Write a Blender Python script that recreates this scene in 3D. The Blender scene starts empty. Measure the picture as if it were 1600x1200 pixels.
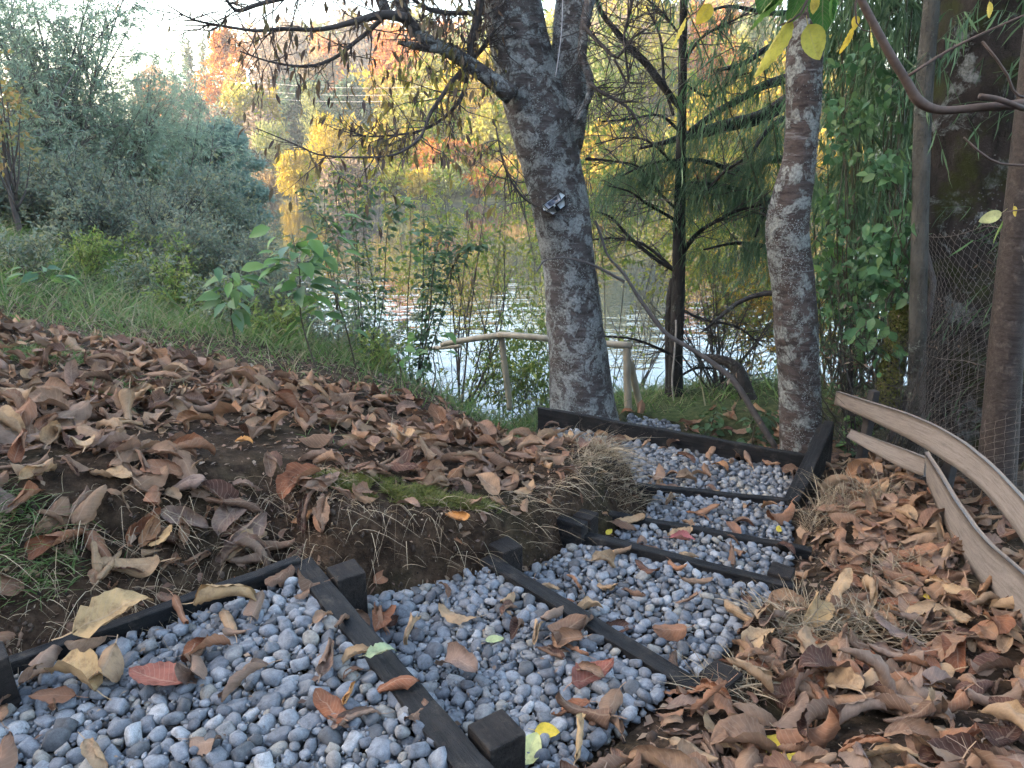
import bpy, bmesh, math, random
import numpy as np
from mathutils import Vector, Matrix

# ------------------------------------------------------------------ camera, sky, sun, exposure
SC = bpy.context.scene
COL = SC.collection
rng = np.random.default_rng(11)
random.seed(11)
CAM_H, PITCH, FPX = 1.6, math.radians(17.3), 1186.0
SP, CP = math.sin(PITCH), math.cos(PITCH)
cam_data = bpy.data.cameras.new('camera')
cam_data.sensor_width = 36.0
cam_data.lens = 36.0 * FPX / 1600.0
cam_data.clip_start = 0.05
cam_data.clip_end = 3000.0
cam = bpy.data.objects.new('camera', cam_data)
cam.location = (0, 0, CAM_H)
cam.rotation_euler = (math.radians(90) - PITCH, 0, 0)
COL.objects.link(cam)
SC.camera = cam

SUN_ELEV = math.radians(13.0)
SUN_AZ = math.radians(-98.0)          # measured from +Y towards +X: sun stands to the left of the view
sun_dir = Vector((math.sin(SUN_AZ) * math.cos(SUN_ELEV), math.cos(SUN_AZ) * math.cos(SUN_ELEV), math.sin(SUN_ELEV)))
world = bpy.data.worlds.new('World')
SC.world = world
world.use_nodes = True
wn = world.node_tree.nodes
bg = wn['Background']
sky = wn.new('ShaderNodeTexSky')
sky.sky_type = 'NISHITA'
sky.sun_disc = False
sky.sun_elevation = SUN_ELEV
sky.sun_rotation = SUN_AZ
sky.air_density = 1.0
sky.dust_density = 3.5
sky.ozone_density = 0.8
world.node_tree.links.new(sky.outputs[0], bg.inputs[0])
bg.inputs[1].default_value = 0.15
sl = bpy.data.lights.new('sun', 'SUN')
sl.energy = 2.4
sl.angle = math.radians(0.6)
sl.color = (1.0, 0.83, 0.62)
so = bpy.data.objects.new('sun', sl)
so.rotation_euler = (-sun_dir).to_track_quat('-Z', 'Y').to_euler()
so.location = sun_dir * 200
COL.objects.link(so)
SC.view_settings.view_transform = 'Standard'
SC.view_settings.look = 'None'
SC.view_settings.gamma = 1.0
SC.view_settings.use_curve_mapping = False
SC.view_settings.exposure = 3.62
SC.render.engine = 'CYCLES'
SC.cycles.use_denoising = True
SC.cycles.max_bounces = 8
SC.cycles.diffuse_bounces = 3
SC.cycles.glossy_bounces = 3
SC.cycles.transmission_bounces = 4
SC.cycles.volume_bounces = 1
SC.cycles.use_adaptive_sampling = True
SC.cycles.adaptive_threshold = 0.02
SC.cycles.sample_clamp_indirect = 6.0

HAZE = 0.0006
# ------------------------------------------------------------------ helpers
def P(px, py, Y=None, Z=None):
    """Point of the place seen at a photograph pixel, at distance Y ahead or at height Z."""
    u, v = (px - 800.0) / FPX, -(py - 600.0) / FPX
    d = np.array([u, CP + v * SP, -SP + v * CP])
    t = Y / d[1] if Y is not None else (Z - CAM_H) / d[2]
    return np.array([0, 0, CAM_H]) + d * t

def proj(V):
    V = np.asarray(V, float)
    r = V - np.array([0, 0, CAM_H])
    dep = r[..., 1] * CP - r[..., 2] * SP
    up = r[..., 1] * SP + r[..., 2] * CP
    dep_ = np.where(np.abs(dep) < 1e-6, 1e-6, dep)
    return 800 + FPX * r[..., 0] / dep_, 600 - FPX * up / dep_, dep

def PR(px, py, w, Y):
    p = P(px, py, Y)
    dep = proj(p)[2]
    return p, 0.5 * w / FPX * dep

def _h(ix, iy, iz, seed):
    n = (ix * 374761393 + iy * 668265263 + iz * 2147483647 + seed * 1274126177) & 0xFFFFFFFF
    n = ((n ^ (n >> 13)) * 1274126177) & 0xFFFFFFFF
    n = n ^ (n >> 16)
    return (n & 0xFFFF) / 65535.0

def noise(x, y, z=0.0, seed=0, octaves=1):
    x = np.asarray(x, float); y = np.asarray(y, float); z = np.asarray(z, float) + np.zeros_like(x)
    out = np.zeros_like(x); amp = 1.0; tot = 0.0
    for o in range(octaves):
        ix, iy, iz = np.floor(x).astype(np.int64), np.floor(y).astype(np.int64), np.floor(z).astype(np.int64)
        fx, fy, fz = x - ix, y - iy, z - iz
        fx, fy, fz = fx * fx * (3 - 2 * fx), fy * fy * (3 - 2 * fy), fz * fz * (3 - 2 * fz)
        a = 0
        for dx in (0, 1):
            for dy in (0, 1):
                for dz in (0, 1):
                    w = (fx if dx else 1 - fx) * (fy if dy else 1 - fy) * (fz if dz else 1 - fz)
                    a = a + w * _h(ix + dx, iy + dy, iz + dz, seed + o * 17)
        out += amp * (a * 2 - 1); tot += amp
        amp *= 0.5; x, y, z = x * 2.03, y * 2.03, z * 2.03
    return out / tot

def sstep(a, b, x):
    t = np.clip((x - a) / (b - a), 0, 1)
    return t * t * (3 - 2 * t)

def mesh_from(name, V, F, mats=(), smooth=True, uv=None):
    """V (n,3); F list of int arrays (m,k); uv per vertex (n,2)."""
    V = np.asarray(V, np.float32)
    me = bpy.data.meshes.new(name)
    F = [np.asarray(f, np.int32) for f in F if len(f)]
    idx = np.concatenate([f.ravel() for f in F]) if F else np.zeros(0, np.int32)
    tot = np.concatenate([np.full(len(f), f.shape[1], np.int32) for f in F]) if F else np.zeros(0, np.int32)
    st = np.concatenate([[0], np.cumsum(tot)[:-1]]).astype(np.int32)
    me.vertices.add(len(V)); me.vertices.foreach_set('co', V.ravel())
    me.loops.add(len(idx)); me.loops.foreach_set('vertex_index', idx)
    me.polygons.add(len(tot)); me.polygons.foreach_set('loop_start', st)
    me.update(calc_edges=True)
    if smooth:
        me.polygons.foreach_set('use_smooth', np.ones(len(tot), bool))
    if uv is not None:
        lay = me.uv_layers.new(name='UVMap')
        lay.data.foreach_set('uv', np.asarray(uv, np.float32)[idx].ravel())
    for m in mats if isinstance(mats, (list, tuple)) else (mats,):
        me.materials.append(m)
    return me

class MB:
    """collects vertices and faces"""
    def __init__(self):
        self.V, self.F, self.U, self.n = [], [], [], 0
    def add(self, V, F, U=None):
        V = np.asarray(V, float).reshape(-1, 3)
        for f in (F if isinstance(F, list) else [F]):
            if len(f): self.F.append(np.asarray(f, np.int64) + self.n)
        self.V.append(V); self.n += len(V)
        if U is not None: self.U.append(np.asarray(U, float))
        return self
    def arrays(self):
        V = np.concatenate(self.V) if self.V else np.zeros((0, 3))
        return V, self.F, (np.concatenate(self.U) if self.U else None)
    def obj(self, name, mat, parent=None, loc=None, smooth=True):
        V, F, U = self.arrays()
        return solid(name, V, F, mat, parent, loc, smooth, U)

def solid(name, V, F, mat, parent=None, loc=None, smooth=True, uv=None):
    V = np.asarray(V, float)
    origin = np.zeros(3)
    if parent is not None:
        p = parent
        while p is not None:
            origin = origin + np.array(p.location); p = p.parent
    if loc is not None:
        origin = origin * 0 + np.asarray(loc, float) if parent is None else origin
    o = bpy.data.objects.new(name, mesh_from(name, V - origin, F, mat, smooth, uv))
    if parent is None and loc is not None: o.location = loc
    o.parent = parent
    COL.objects.link(o)
    return o

def tag(o, label=None, cat=None, group=None, kind=None):
    if label: o['label'] = label
    if cat: o['category'] = cat
    if group: o['group'] = group
    if kind: o['kind'] = kind
    return o

def thing(name, loc, label, cat, group=None, kind=None):
    o = bpy.data.objects.new(name, None)
    o.location = [float(c) for c in loc]
    o.empty_display_size = 0.1
    COL.objects.link(o)
    return tag(o, label, cat, group, kind)

def smooth_path(pts, n):
    """Catmull-Rom through pts (m,k), n samples."""
    pts = np.asarray(pts, float)
    q = np.vstack([2 * pts[0] - pts[1], pts, 2 * pts[-1] - pts[-2]])
    s = np.linspace(0, len(pts) - 1 - 1e-9, n)
    i = s.astype(int); t = (s - i)[:, None]
    p0, p1, p2, p3 = q[i], q[i + 1], q[i + 2], q[i + 3]
    return 0.5 * ((2 * p1) + (-p0 + p2) * t + (2 * p0 - 5 * p1 + 4 * p2 - p3) * t ** 2 + (-p0 + 3 * p1 - 3 * p2 + p3) * t ** 3)

def tubes(PTS, R, sides=4):
    """m polylines of n points each -> V, quads"""
    PTS = np.asarray(PTS, float); R = np.asarray(R, float)
    m, n, _ = PTS.shape
    T = np.gradient(PTS, axis=1)
    T /= np.linalg.norm(T, axis=2, keepdims=True) + 1e-12
    mean = T.mean(axis=1, keepdims=True)
    ref = np.where(np.abs(mean[..., 2:3]) > 0.8, np.array([1.0, 0.15, 0]), np.array([0.1, 0.05, 1.0]))
    A = np.cross(T, ref + 0 * T); A /= np.linalg.norm(A, axis=2, keepdims=True) + 1e-12
    B = np.cross(T, A)
    th = np.arange(sides) * 2 * math.pi / sides
    V = PTS[:, :, None, :] + R[:, :, None, None] * (A[:, :, None, :] * np.cos(th)[None, None, :, None] + B[:, :, None, :] * np.sin(th)[None, None, :, None])
    I = np.arange(m * n * sides).reshape(m, n, sides)
    J = np.roll(I, -1, axis=2)
    Q = np.stack([I[:, :-1], J[:, :-1], J[:, 1:], I[:, 1:]], axis=-1).reshape(-1, 4)
    return V.reshape(-1, 3), Q

def tube(pts, rad, sides=6, n=None, cap=True):
    pr = np.hstack([np.asarray(pts, float), np.asarray(rad, float)[:, None]])
    if n: pr = smooth_path(pr, n)
    pr[:, 3] = np.maximum(pr[:, 3], 0.0005)
    V, Q = tubes(pr[None, :, :3], pr[None, :, 3], sides)
    F = [Q]
    if cap:
        k = len(pr)
        F.append(np.arange(sides)[::-1].reshape(1, -1)); F.append((np.arange(sides) + (k - 1) * sides).reshape(1, -1))
    return V, F

def unit(a):
    a = np.asarray(a, float)
    return a / (np.linalg.norm(a, axis=-1, keepdims=True) + 1e-12)

def rand_unit(n, r=None):
    return unit((r or rng).normal(size=(n, 3)))

def leaf_faces(pos, d, nrm, L, W, kind='kite', fold=0.25):
    """many leaves as one mesh"""
    pos, d = np.asarray(pos, float), unit(d)
    s = unit(np.cross(d, nrm)); up = np.cross(s, d)
    L = np.asarray(L, float)[:, None] + np.zeros((len(pos), 1)); W = np.asarray(W, float)[:, None] + np.zeros((len(pos), 1))
    n = len(pos)
    if kind == 'kite':
        V = np.stack([pos, pos + d * L * .45 + s * W * .5 + up * W * fold, pos + d * L - up * L * .08, pos + d * L * .45 - s * W * .5 + up * W * fold], 1)
        b = np.arange(n)[:, None] * 4
        F = [np.concatenate([b + [[0, 1, 2]], b + [[0, 2, 3]]])]
    elif kind == 'blade':
        V = np.stack([pos - s * W * .3, pos + s * W * .3, pos + d * L * .55 + s * W * .5 - up * L * .04, pos + d * L * .55 - s * W * .5 - up * L * .04, pos + d * L - up * L * .16], 1)
        b = np.arange(n)[:, None] * 5
        F = [b + [[0, 1, 2, 3]], b + [[3, 2, 4]]]
    else:  # oval with midrib fold, 8 verts
        pts = []
        for (a, w, z) in ((0, 0, 0), (.28, .44, fold), (.62, .40, fold * .9), (1.0, 0, -.22)):
            c = pos + d * L * a + up * L * (-.10 * a * a if z >= 0 else -.16)
            if w == 0: pts.append(c)
            else: pts += [c + s * W * w + up * W * z, c - s * W * w + up * W * z, c]
        # 0 base,1 r1,2 l1,3 m1,4 r2,5 l2,6 m2,7 tip
        V = np.stack(pts, 1)
        b = np.arange(n)[:, None] * 8
        F = [np.concatenate([b + [[0, 1, 3]], b + [[0, 3, 2]], b + [[4, 7, 6]], b + [[6, 7, 5]]]), np.concatenate([b + [[1, 4, 6, 3]], b + [[3, 6, 5, 2]]])]
    return V.reshape(-1, 3), F

# ------------------------------------------------------------------ materials
def new_mat(name):
    m = bpy.data.materials.new(name); m.use_nodes = True
    nt = m.node_tree
    return m, nt, nt.nodes, nt.links, nt.nodes['Principled BSDF']

def ramp(nt, cols, interp='LINEAR', pos=None):
    r = nt.nodes.new('ShaderNodeValToRGB')
    r.color_ramp.interpolation = interp
    e = r.color_ramp.elements
    while len(e) > 1: e.remove(e[-1])
    k = len(cols)
    for i, c in enumerate(cols):
        p = pos[i] if pos else (i / max(1, k - 1) if interp == 'LINEAR' else i / k)
        if i == 0: e[0].position = p; el = e[0]
        else: el = e.new(p)
        el.color = (*c, 1)
    return r

def texnoise(nt, scale=5, detail=4, rough=0.6, vec=None, dist=0.0):
    n = nt.nodes.new('ShaderNodeTexNoise')
    n.inputs['Scale'].default_value = scale; n.inputs['Detail'].default_value = detail
    n.inputs['Roughness'].default_value = rough; n.inputs['Distortion'].default_value = dist
    if vec is not None: nt.links.new(vec, n.inputs['Vector'])
    return n

def objco(nt, scale=(1, 1, 1)):
    t = nt.nodes.new('ShaderNodeTexCoord'); m = nt.nodes.new('ShaderNodeMapping')
    m.inputs['Scale'].default_value = scale
    nt.links.new(t.outputs['Object'], m.inputs['Vector'])
    return m.outputs['Vector']

def mixc(nt, fac, a, b, mode='MIX'):
    m = nt.nodes.new('ShaderNodeMix'); m.data_type = 'RGBA'; m.blend_type = mode
    for v, i in ((fac, 0), (a, 6), (b, 7)):
        if hasattr(v, 'is_linked') or isinstance(v, bpy.types.NodeSocket): nt.links.new(v, m.inputs[i])
        elif i == 0: m.inputs[0].default_value = v
        else: m.inputs[i].default_value = (*v, 1)
    return m.outputs[2]

def bump(nt, height, strength, dist, bsdf):
    b = nt.nodes.new('ShaderNodeBump')
    b.inputs['Strength'].default_value = strength; b.inputs['Distance'].default_value = dist
    nt.links.new(height, b.inputs['Height'])
    nt.links.new(b.outputs[0], bsdf.inputs['Normal'])
    return b

def rnd_out(nt, src):
    if src == 'object':
        return nt.nodes.new('ShaderNodeObjectInfo').outputs['Random']
    return nt.nodes.new('ShaderNodeNewGeometry').outputs['Random Per Island']

def leaf_mat(name, cols, trans=0.35, rough=0.55, src='island', interp='LINEAR', spec=0.3):
    m, nt, N, Lk, b = new_mat(name)
    r = ramp(nt, cols, interp)
    Lk.new(rnd_out(nt, src), r.inputs[0])
    Lk.new(r.outputs[0], b.inputs['Base Color'])
    b.inputs['Roughness'].default_value = rough
    b.inputs['Specular IOR Level'].default_value = spec
    if trans > 0:
        t = N.new('ShaderNodeBsdfTranslucent'); Lk.new(r.outputs[0], t.inputs[0])
        mx = N.new('ShaderNodeMixShader'); mx.inputs[0].default_value = trans
        Lk.new(b.outputs[0], mx.inputs[1]); Lk.new(t.outputs[0], mx.inputs[2])
        Lk.new(mx.outputs[0], N['Material Output'].inputs[0])
    return m

def plain_mat(name, col, rough=0.7, var=0.25, scale=30, bmp=0.3, bd=0.01, col2=None, metallic=0.0, spec=0.4, stretch=(1, 1, 1)):
    m, nt, N, Lk, b = new_mat(name)
    v = objco(nt, stretch)
    n = texnoise(nt, scale, 6, 0.65, v)
    c2 = col2 or tuple(c * (1 - var) for c in col)
    r = ramp(nt, [c2, col, tuple(min(1, c * (1 + var)) for c in col)], pos=[0.3, 0.5, 0.72])
    Lk.new(n.outputs[0], r.inputs[0]); Lk.new(r.outputs[0], b.inputs['Base Color'])
    b.inputs['Roughness'].default_value = rough; b.inputs['Metallic'].default_value = metallic
    b.inputs['Specular IOR Level'].default_value = spec
    if bmp: bump(nt, n.outputs[0], bmp, bd, b)
    return m

def bark_mat(name, dark, mid, lichen, lich_amt=0.5, band=True, moss=None, lscale=7.0):
    m, nt, N, Lk, b = new_mat(name)
    n1 = texnoise(nt, 9, 8, 0.7, objco(nt, (1, 1, 3.2 if band else 0.5)))
    n2 = texnoise(nt, 5.5, 6, 0.75, objco(nt, (1.0, 1.0, 9.0) if band else (7, 7, 0.8)))
    c = ramp(nt, [dark, mid, tuple(min(1, x * 1.5) for x in mid)], pos=[0.35, 0.55, 0.75])
    Lk.new(n1.outputs[0], c.inputs[0])
    # lenticel bands: pale greyish pink lines
    lb = ramp(nt, [(0, 0, 0), (1, 1, 1)], pos=[0.56, 0.64]); Lk.new(n2.outputs[0], lb.inputs[0])
    pale = tuple(min(1, 0.45 * x + 0.14) for x in mid)
    c1 = mixc(nt, lb.outputs[0], c.outputs[0], pale) if band else mixc(nt, lb.outputs[0], c.outputs[0], tuple(x * .5 for x in dark))
    # lichen
    n3 = texnoise(nt, lscale, 9, 0.72, objco(nt), 0.4)
    n4 = texnoise(nt, 60, 4, 0.7, objco(nt))
    lo = 0.62 - 0.24 * lich_amt
    lr = ramp(nt, [(0, 0, 0), (1, 1, 1)], pos=[lo, lo + 0.05]); Lk.new(n3.outputs[0], lr.inputs[0])
    lc = ramp(nt, [tuple(x * .45 for x in lichen), lichen, tuple(min(1, x * 1.45) for x in lichen)], pos=[0.35, 0.52, 0.7]); Lk.new(n4.outputs[0], lc.inputs[0])
    c2 = mixc(nt, lr.outputs[0], c1, lc.outputs[0])
    if moss:
        n5 = texnoise(nt, 2.2, 6, 0.7, objco(nt)); mr = ramp(nt, [(0, 0, 0), (1, 1, 1)], pos=[0.5, 0.6]); Lk.new(n5.outputs[0], mr.inputs[0])
        c2 = mixc(nt, mr.outputs[0], c2, moss)
    Lk.new(c2, b.inputs['Base Color'])
    b.inputs['Roughness'].default_value = 0.85; b.inputs['Specular IOR Level'].default_value = 0.25
    ad = N.new('ShaderNodeMath'); ad.operation = 'MULTIPLY_ADD'; Lk.new(n4.outputs[0], ad.inputs[0]); ad.inputs[1].default_value = 0.6
    Lk.new(n1.outputs[0], ad.inputs[2])
    a2 = N.new('ShaderNodeMath'); a2.operation = 'MULTIPLY_ADD'; Lk.new(lr.outputs[0], a2.inputs[0]); a2.inputs[1].default_value = 0.35; Lk.new(ad.outputs[0], a2.inputs[2])
    bump(nt, a2.outputs[0], 0.9, 0.02, b)
    return m
# ------------------------------------------------------------------ the lie of the land
WATER_Z = -3.0
# gravel steps: level, outline (x, y) ; they go down from the camera's left foot towards the lake, turning left at the landing
R0 = ((-1.53, 1.81), (-0.92, 0.78))
R1 = ((-0.74, 2.41), (-0.05, 1.43))
R2 = ((-0.09, 2.71), (0.55, 1.98))
R3 = ((0.30, 3.12), (1.10, 2.69))
R4 = ((0.58, 3.48), (1.36, 3.16))
R5 = ((0.82, 4.01), (1.57, 3.82))
TREADS = [
    (0.15, [R0[0], R1[0], R1[1], R0[1]]),
    (0.00, [R1[0], R2[0], R2[1], R1[1]]),
    (-0.10, [R2[0], R3[0], R3[1], R2[1]]),
    (-0.20, [R3[0], R4[0], R4[1], R3[1]]),
    (-0.28, [R4[0], R5[0], R5[1], R4[1]]),
    (-0.36, [R5[0], (0.36, 4.52), (0.12, 5.06), (0.28, 5.30), (1.89, 4.45), R5[1]]),
    (-0.52, [(0.84, 5.30), (1.22, 5.10), (1.38, 5.70), (0.95, 6.05)]),
]

def poly_sd(x, y, poly):
    """signed distance to a polygon, negative inside"""
    x = np.asarray(x, float); y = np.asarray(y, float)
    d = np.full(x.shape, 1e9); ins = np.zeros(x.shape, bool)
    k = len(poly)
    for i in range(k):
        ax, ay = poly[i]; bx, by = poly[(i + 1) % k]
        ex, ey = bx - ax, by - ay
        t = np.clip(((x - ax) * ex + (y - ay) * ey) / (ex * ex + ey * ey), 0, 1)
        d = np.minimum(d, np.hypot(x - ax - t * ex, y - ay - t * ey))
        c = (ay > y) != (by > y)
        ins ^= c & (x < (bx - ax) * (y - ay) / ((by - ay) if by != ay else 1e-9) + ax)
    return np.where(ins, -d, d)

_DK = [-40, -12, -3, 0, 3, 5.5, 7.4, 8.6, 10.6, 14, 20, 40, 90]
_FK = [-4, -2.2, -1.0, 0, 1.25, 2.1, 2.68, 3.0, 3.27, 3.62, 4.1, 5.0, 7.0]

def near_shore(x):
    return 12.5 + np.where(x < 0, -1.9 * x, 0.15 * x) + 0.6 * np.sin(x * 0.6)

def far_shore(x):
    return np.interp(x, [-140, -60, -20, 0, 20, 60, 140], [150, 96, 74, 70, 70, 66, 60]) + 1.5 * np.sin(x * 0.23)

def upland(x, y):
    d = near_shore(x) - y
    z = WATER_Z + np.interp(d, _DK, _FK)
    z = z + 0.5 * (np.interp(d + .5, _DK, _FK) + np.interp(d - .5, _DK, _FK) - 2 * np.interp(d, _DK, _FK)) * 0.5
    z = z - 0.30 * sstep(0.7, 1.5, x) * sstep(8, 4.6, y)
    z = z - 0.55 * sstep(5.1, 9.5, y) * sstep(-4.6, -2.6, x) * sstep(.8, -.5, x)
    d2 = np.interp(x, [-60, -20, -12, -7, -5, -3, 0, 60], [120, 50, 35, 23, 18, 14.2, 12.5, 21]) - y
    z = np.minimum(z, WATER_Z + np.where(d2 > 0, .62 * d2, .3 * d2))
    z = z - 0.12 * sstep(-1.0, -4.0, x) * sstep(7.5, 5, y)
    z = z - 0.16 * sstep(6, 9, y) * sstep(-2, -4, x) * sstep(14, 11, y)
    z = z - 0.17 * sstep(4.0, 4.75, y) * sstep(-.7, .25, x) * sstep(6.5, 5.6, y)
    # rounded bank crest beside the steps and bumps
    z = z + 0.035 * noise(x * 1.3, y * 1.3, seed=3, octaves=3) + 0.012 * noise(x * 7, y * 7, seed=5, octaves=2)
    # unseen hillside, added left behind the willows to keep the near bank in shade
    z = z + 19 * np.exp(-0.5 * ((x + 46) / 12.5) ** 2) * np.exp(-0.5 * (np.maximum(0, np.abs(y + 8) - 10) / 15.0) ** 2)
    # unseen rise added behind the viewpoint to block low sky light from there
    z = z + 13 * sstep(-1.5, -32, y) * sstep(60, 30, np.abs(x))
    return z

def far_land(x, y):
    d = y - far_shore(x)
    low = np.interp(d, [-30, -3, 0, 2, 15, 60, 110, 400], [-5, -1.2, 0, 0.7, 1.8, 5.0, 8.0, 20])
    # wooded hill on the far side, lower where the sky shows
    ang = np.arctan2(x, y)
    k = sstep(-0.37, -0.20, ang)
    hill = k * np.interp(d, [0, 25, 70, 150, 260, 500], [0, .5, 4, 11, 20, 26]) + (1 - k) * np.interp(d, [0, 60, 140, 400], [0, 0, 2, 3])
    return WATER_Z + low + hill + 0.5 * noise(x * .08, y * .08, seed=9, octaves=3) * sstep(2, 20, d)

def terrain(x, y):
    x = np.asarray(x, float) + np.zeros_like(np.asarray(y, float)); y = np.asarray(y, float) + np.zeros_like(x)
    mid = 0.5 * (near_shore(x) + np.maximum(near_shore(x) + 4, far_shore(x)))
    z = np.where(y < mid, upland(x, y), far_land(x, y))
    near = (np.abs(x) < 3.2) & (y > 0) & (y < 7.5)
    if near.any():
        xs, ys, zs = x[near], y[near], z[near]
        best = np.full(xs.shape, 1e9); lev = np.zeros(xs.shape)
        wsum = np.zeros(xs.shape); lsum = np.zeros(xs.shape)
        for lv, poly in TREADS:
            sd = poly_sd(xs, ys, poly)
            upd = sd < best
            lev = np.where(upd, lv, lev); best = np.minimum(best, sd)
            w = 1.0 / (np.maximum(sd, 0) + 0.06) ** 2; wsum += w; lsum += w * lv
        smoothlev = lsum / wsum
        # side of the path: left bank is cut steeply, right side slopes away
        cx = np.interp(ys, [0.5, 1.2, 2.2, 2.9, 3.4, 4.0, 4.6, 5.6, 6.5], [-1.0, -0.55, 0.1, 0.72, 0.98, 1.2, 1.05, 0.75, 0.7])
        right = sstep(-0.1, 0.15, xs - cx)
        base = np.where(best <= 0, lev - 0.045, smoothlev - 0.045)
        jag = 0.035 * noise(xs * 9, ys * 9, seed=21, octaves=3)
        zs = zs - .08 * np.exp(-np.maximum(best, 0) / .6)
        wid = 0.13 + 0.62 * sstep(-0.62, -1.0, xs) + 0.10 * sstep(.2, .5, xs)
        kl = sstep(0.0, wid, best + jag)
        rightz = np.where(best > 0, smoothlev + 0.05 * sstep(0.02, .12, best) + 0.05 * noise(xs * 4, ys * 4, seed=31, octaves=3) * sstep(.05, .3, best), base)
        kr = sstep(0.25, 1.0, best)
        zl = base * (1 - kl) + zs * kl
        zr = rightz * (1 - kr) + zs * kr
        # the far side of the landing falls straight away behind the boards
        far = sstep(4.35, 4.6, ys + (xs - 1.9) * 0.546) * sstep(0.02, 0.07, best)
        zz = zl * (1 - right) + zr * right
        zz = zz * (1 - far) + np.minimum(zz, zs - 0.02) * far
        # crumbly relief on the cut
        cut = (1 - np.abs(2 * kl - 1)) * (1 - right)
        zz = zz + 0.045 * cut * noise(xs * 20, ys * 20, seed=41, octaves=4)
        fade = sstep(2.2, 1.3, best)
        z = z.copy(); z[near] = zs * (1 - fade) + zz * fade
    return z

def tnormal(x, y, e=0.04):
    gx = (terrain(x + e, y) - terrain(x - e, y)) / (2 * e); gy = (terrain(x, y + e) - terrain(x, y - e)) / (2 * e)
    return unit(np.stack([-gx, -gy, np.ones_like(gx)], -1))

def lines(segs):
    out = []
    for a, b, s in segs: out.append(np.arange(a, b, s))
    return np.concatenate(out + [[segs[-1][1]]])

def stretch_out(a, b, first, g):
    out = [a]; s = first
    while out[-1] < b: out.append(out[-1] + s); s *= g
    return out
xs_ = np.array(sorted([-v for v in stretch_out(4.0, 420, .12, 1.12)]) + list(np.arange(-4 + .042, 2.6, .042)) + stretch_out(2.6, 420, .1, 1.12))
ys_ = np.array(sorted([-v for v in stretch_out(-0.8, 60, .1, 1.2)]) + list(np.arange(.8 + .042, 6.2, .042)) + stretch_out(6.2, 640, .07, 1.035))
GX, GY = np.meshgrid(xs_, ys_)
GZ = terrain(GX.ravel(), GY.ravel())
gi = np.arange(GX.size).reshape(GX.shape)
gq = np.stack([gi[:-1, :-1], gi[:-1, 1:], gi[1:, 1:], gi[1:, :-1]], -1).reshape(-1, 4)

m_ground, nt, N, Lk, b = new_mat('soil_and_turf')
geo = N.new('ShaderNodeNewGeometry')
sepp = N.new('ShaderNodeSeparateXYZ'); Lk.new(geo.outputs['Position'], sepp.inputs[0])
nA = texnoise(nt, 14, 9, 0.72, geo.outputs['Position'])
nB = texnoise(nt, 1.6, 5, 0.6, geo.outputs['Position'])
nC = texnoise(nt, 90, 4, 0.7, geo.outputs['Position'])
soil = ramp(nt, [(.012, .007, .004), (.034, .020, .012), (.075, .046, .028), (.11, .075, .048)], pos=[.3, .46, .6, .75])
Lk.new(nA.outputs[0], soil.inputs[0])
spk = ramp(nt, [(0, 0, 0), (1, 1, 1)], pos=[.62, .7]); Lk.new(nC.outputs[0], spk.inputs[0])
soil2 = mixc(nt, spk.outputs[0], soil.outputs[0], (.12, .085, .06))
turf = ramp(nt, [(.02, .03, .01), (.05, .07, .022), (.11, .12, .05)], pos=[.35, .5, .68]); Lk.new(nA.outputs[0], turf.inputs[0])
# turf grows away from the trodden bank: beyond the crest and uphill
def mr(inp, a, bb):
    q = N.new('ShaderNodeMapRange'); q.inputs[1].default_value = a; q.inputs[2].default_value = bb; Lk.new(inp, q.inputs[0]); return q.outputs[0]
yy = mr(sepp.outputs[1], 5.0, 6.6)
addn = N.new('ShaderNodeMath'); addn.operation = 'MULTIPLY_ADD'; Lk.new(nB.outputs[0], addn.inputs[0]); addn.inputs[1].default_value = 1.0; addn.inputs[2].default_value = -0.5
sm = N.new('ShaderNodeMath'); sm.operation = 'ADD'; sm.use_clamp = True; Lk.new(addn.outputs[0], sm.inputs[0]); Lk.new(yy, sm.inputs[1])
farr = mr(sepp.outputs[1], 55, 70)
woods = ramp(nt, [(.03, .035, .015), (.07, .07, .03), (.11, .10, .045)], pos=[.35, .5, .68]); Lk.new(nB.outputs[0], woods.inputs[0])
Lk.new(mixc(nt, farr, mixc(nt, sm.outputs[0], soil2, turf.outputs[0]), woods.outputs[0]), b.inputs['Base Color'])
b.inputs['Roughness'].default_value = 0.95; b.inputs['Specular IOR Level'].default_value = 0.15
hh = N.new('ShaderNodeMath'); hh.operation = 'MULTIPLY_ADD'; Lk.new(nC.outputs[0], hh.inputs[0]); hh.inputs[1].default_value = .4; Lk.new(nA.outputs[0], hh.inputs[2])
bump(nt, hh.outputs[0], 1.0, 0.03, b)
ground = solid('ground', np.stack([GX.ravel(), GY.ravel(), GZ], -1), [gq], m_ground)
tag(ground, 'earth bank and slopes around the lake, dark crumbly soil near the steps', kind='structure')

# lake
m_water, nt, N, Lk, b = new_mat('lake_water')
b.inputs['Base Color'].default_value = (.03, .04, .04, 1)
b.inputs['Roughness'].default_value = 0.04
b.inputs['IOR'].default_value = 1.6
g2 = N.new('ShaderNodeNewGeometry')
mp = N.new('ShaderNodeMapping'); mp.inputs['Scale'].default_value = (1.0, 2.0, 1); Lk.new(g2.outputs['Position'], mp.inputs[0])
w1 = texnoise(nt, .9, 2, 0.5, mp.outputs[0])
sy = N.new('ShaderNodeSeparateXYZ'); Lk.new(g2.outputs['Position'], sy.inputs[0])
wm = N.new('ShaderNodeMapRange'); wm.inputs[1].default_value = 44; wm.inputs[2].default_value = 24; wm.inputs[3].default_value = .04; wm.inputs[4].default_value = .11; Lk.new(sy.outputs[1], wm.inputs[0])
bb_ = bump(nt, w1.outputs[0], 0.10, 0.17, b); Lk.new(wm.outputs[0], bb_.inputs['Strength'])   # sheltered under the far bank, ruffled towards the near shore
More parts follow.
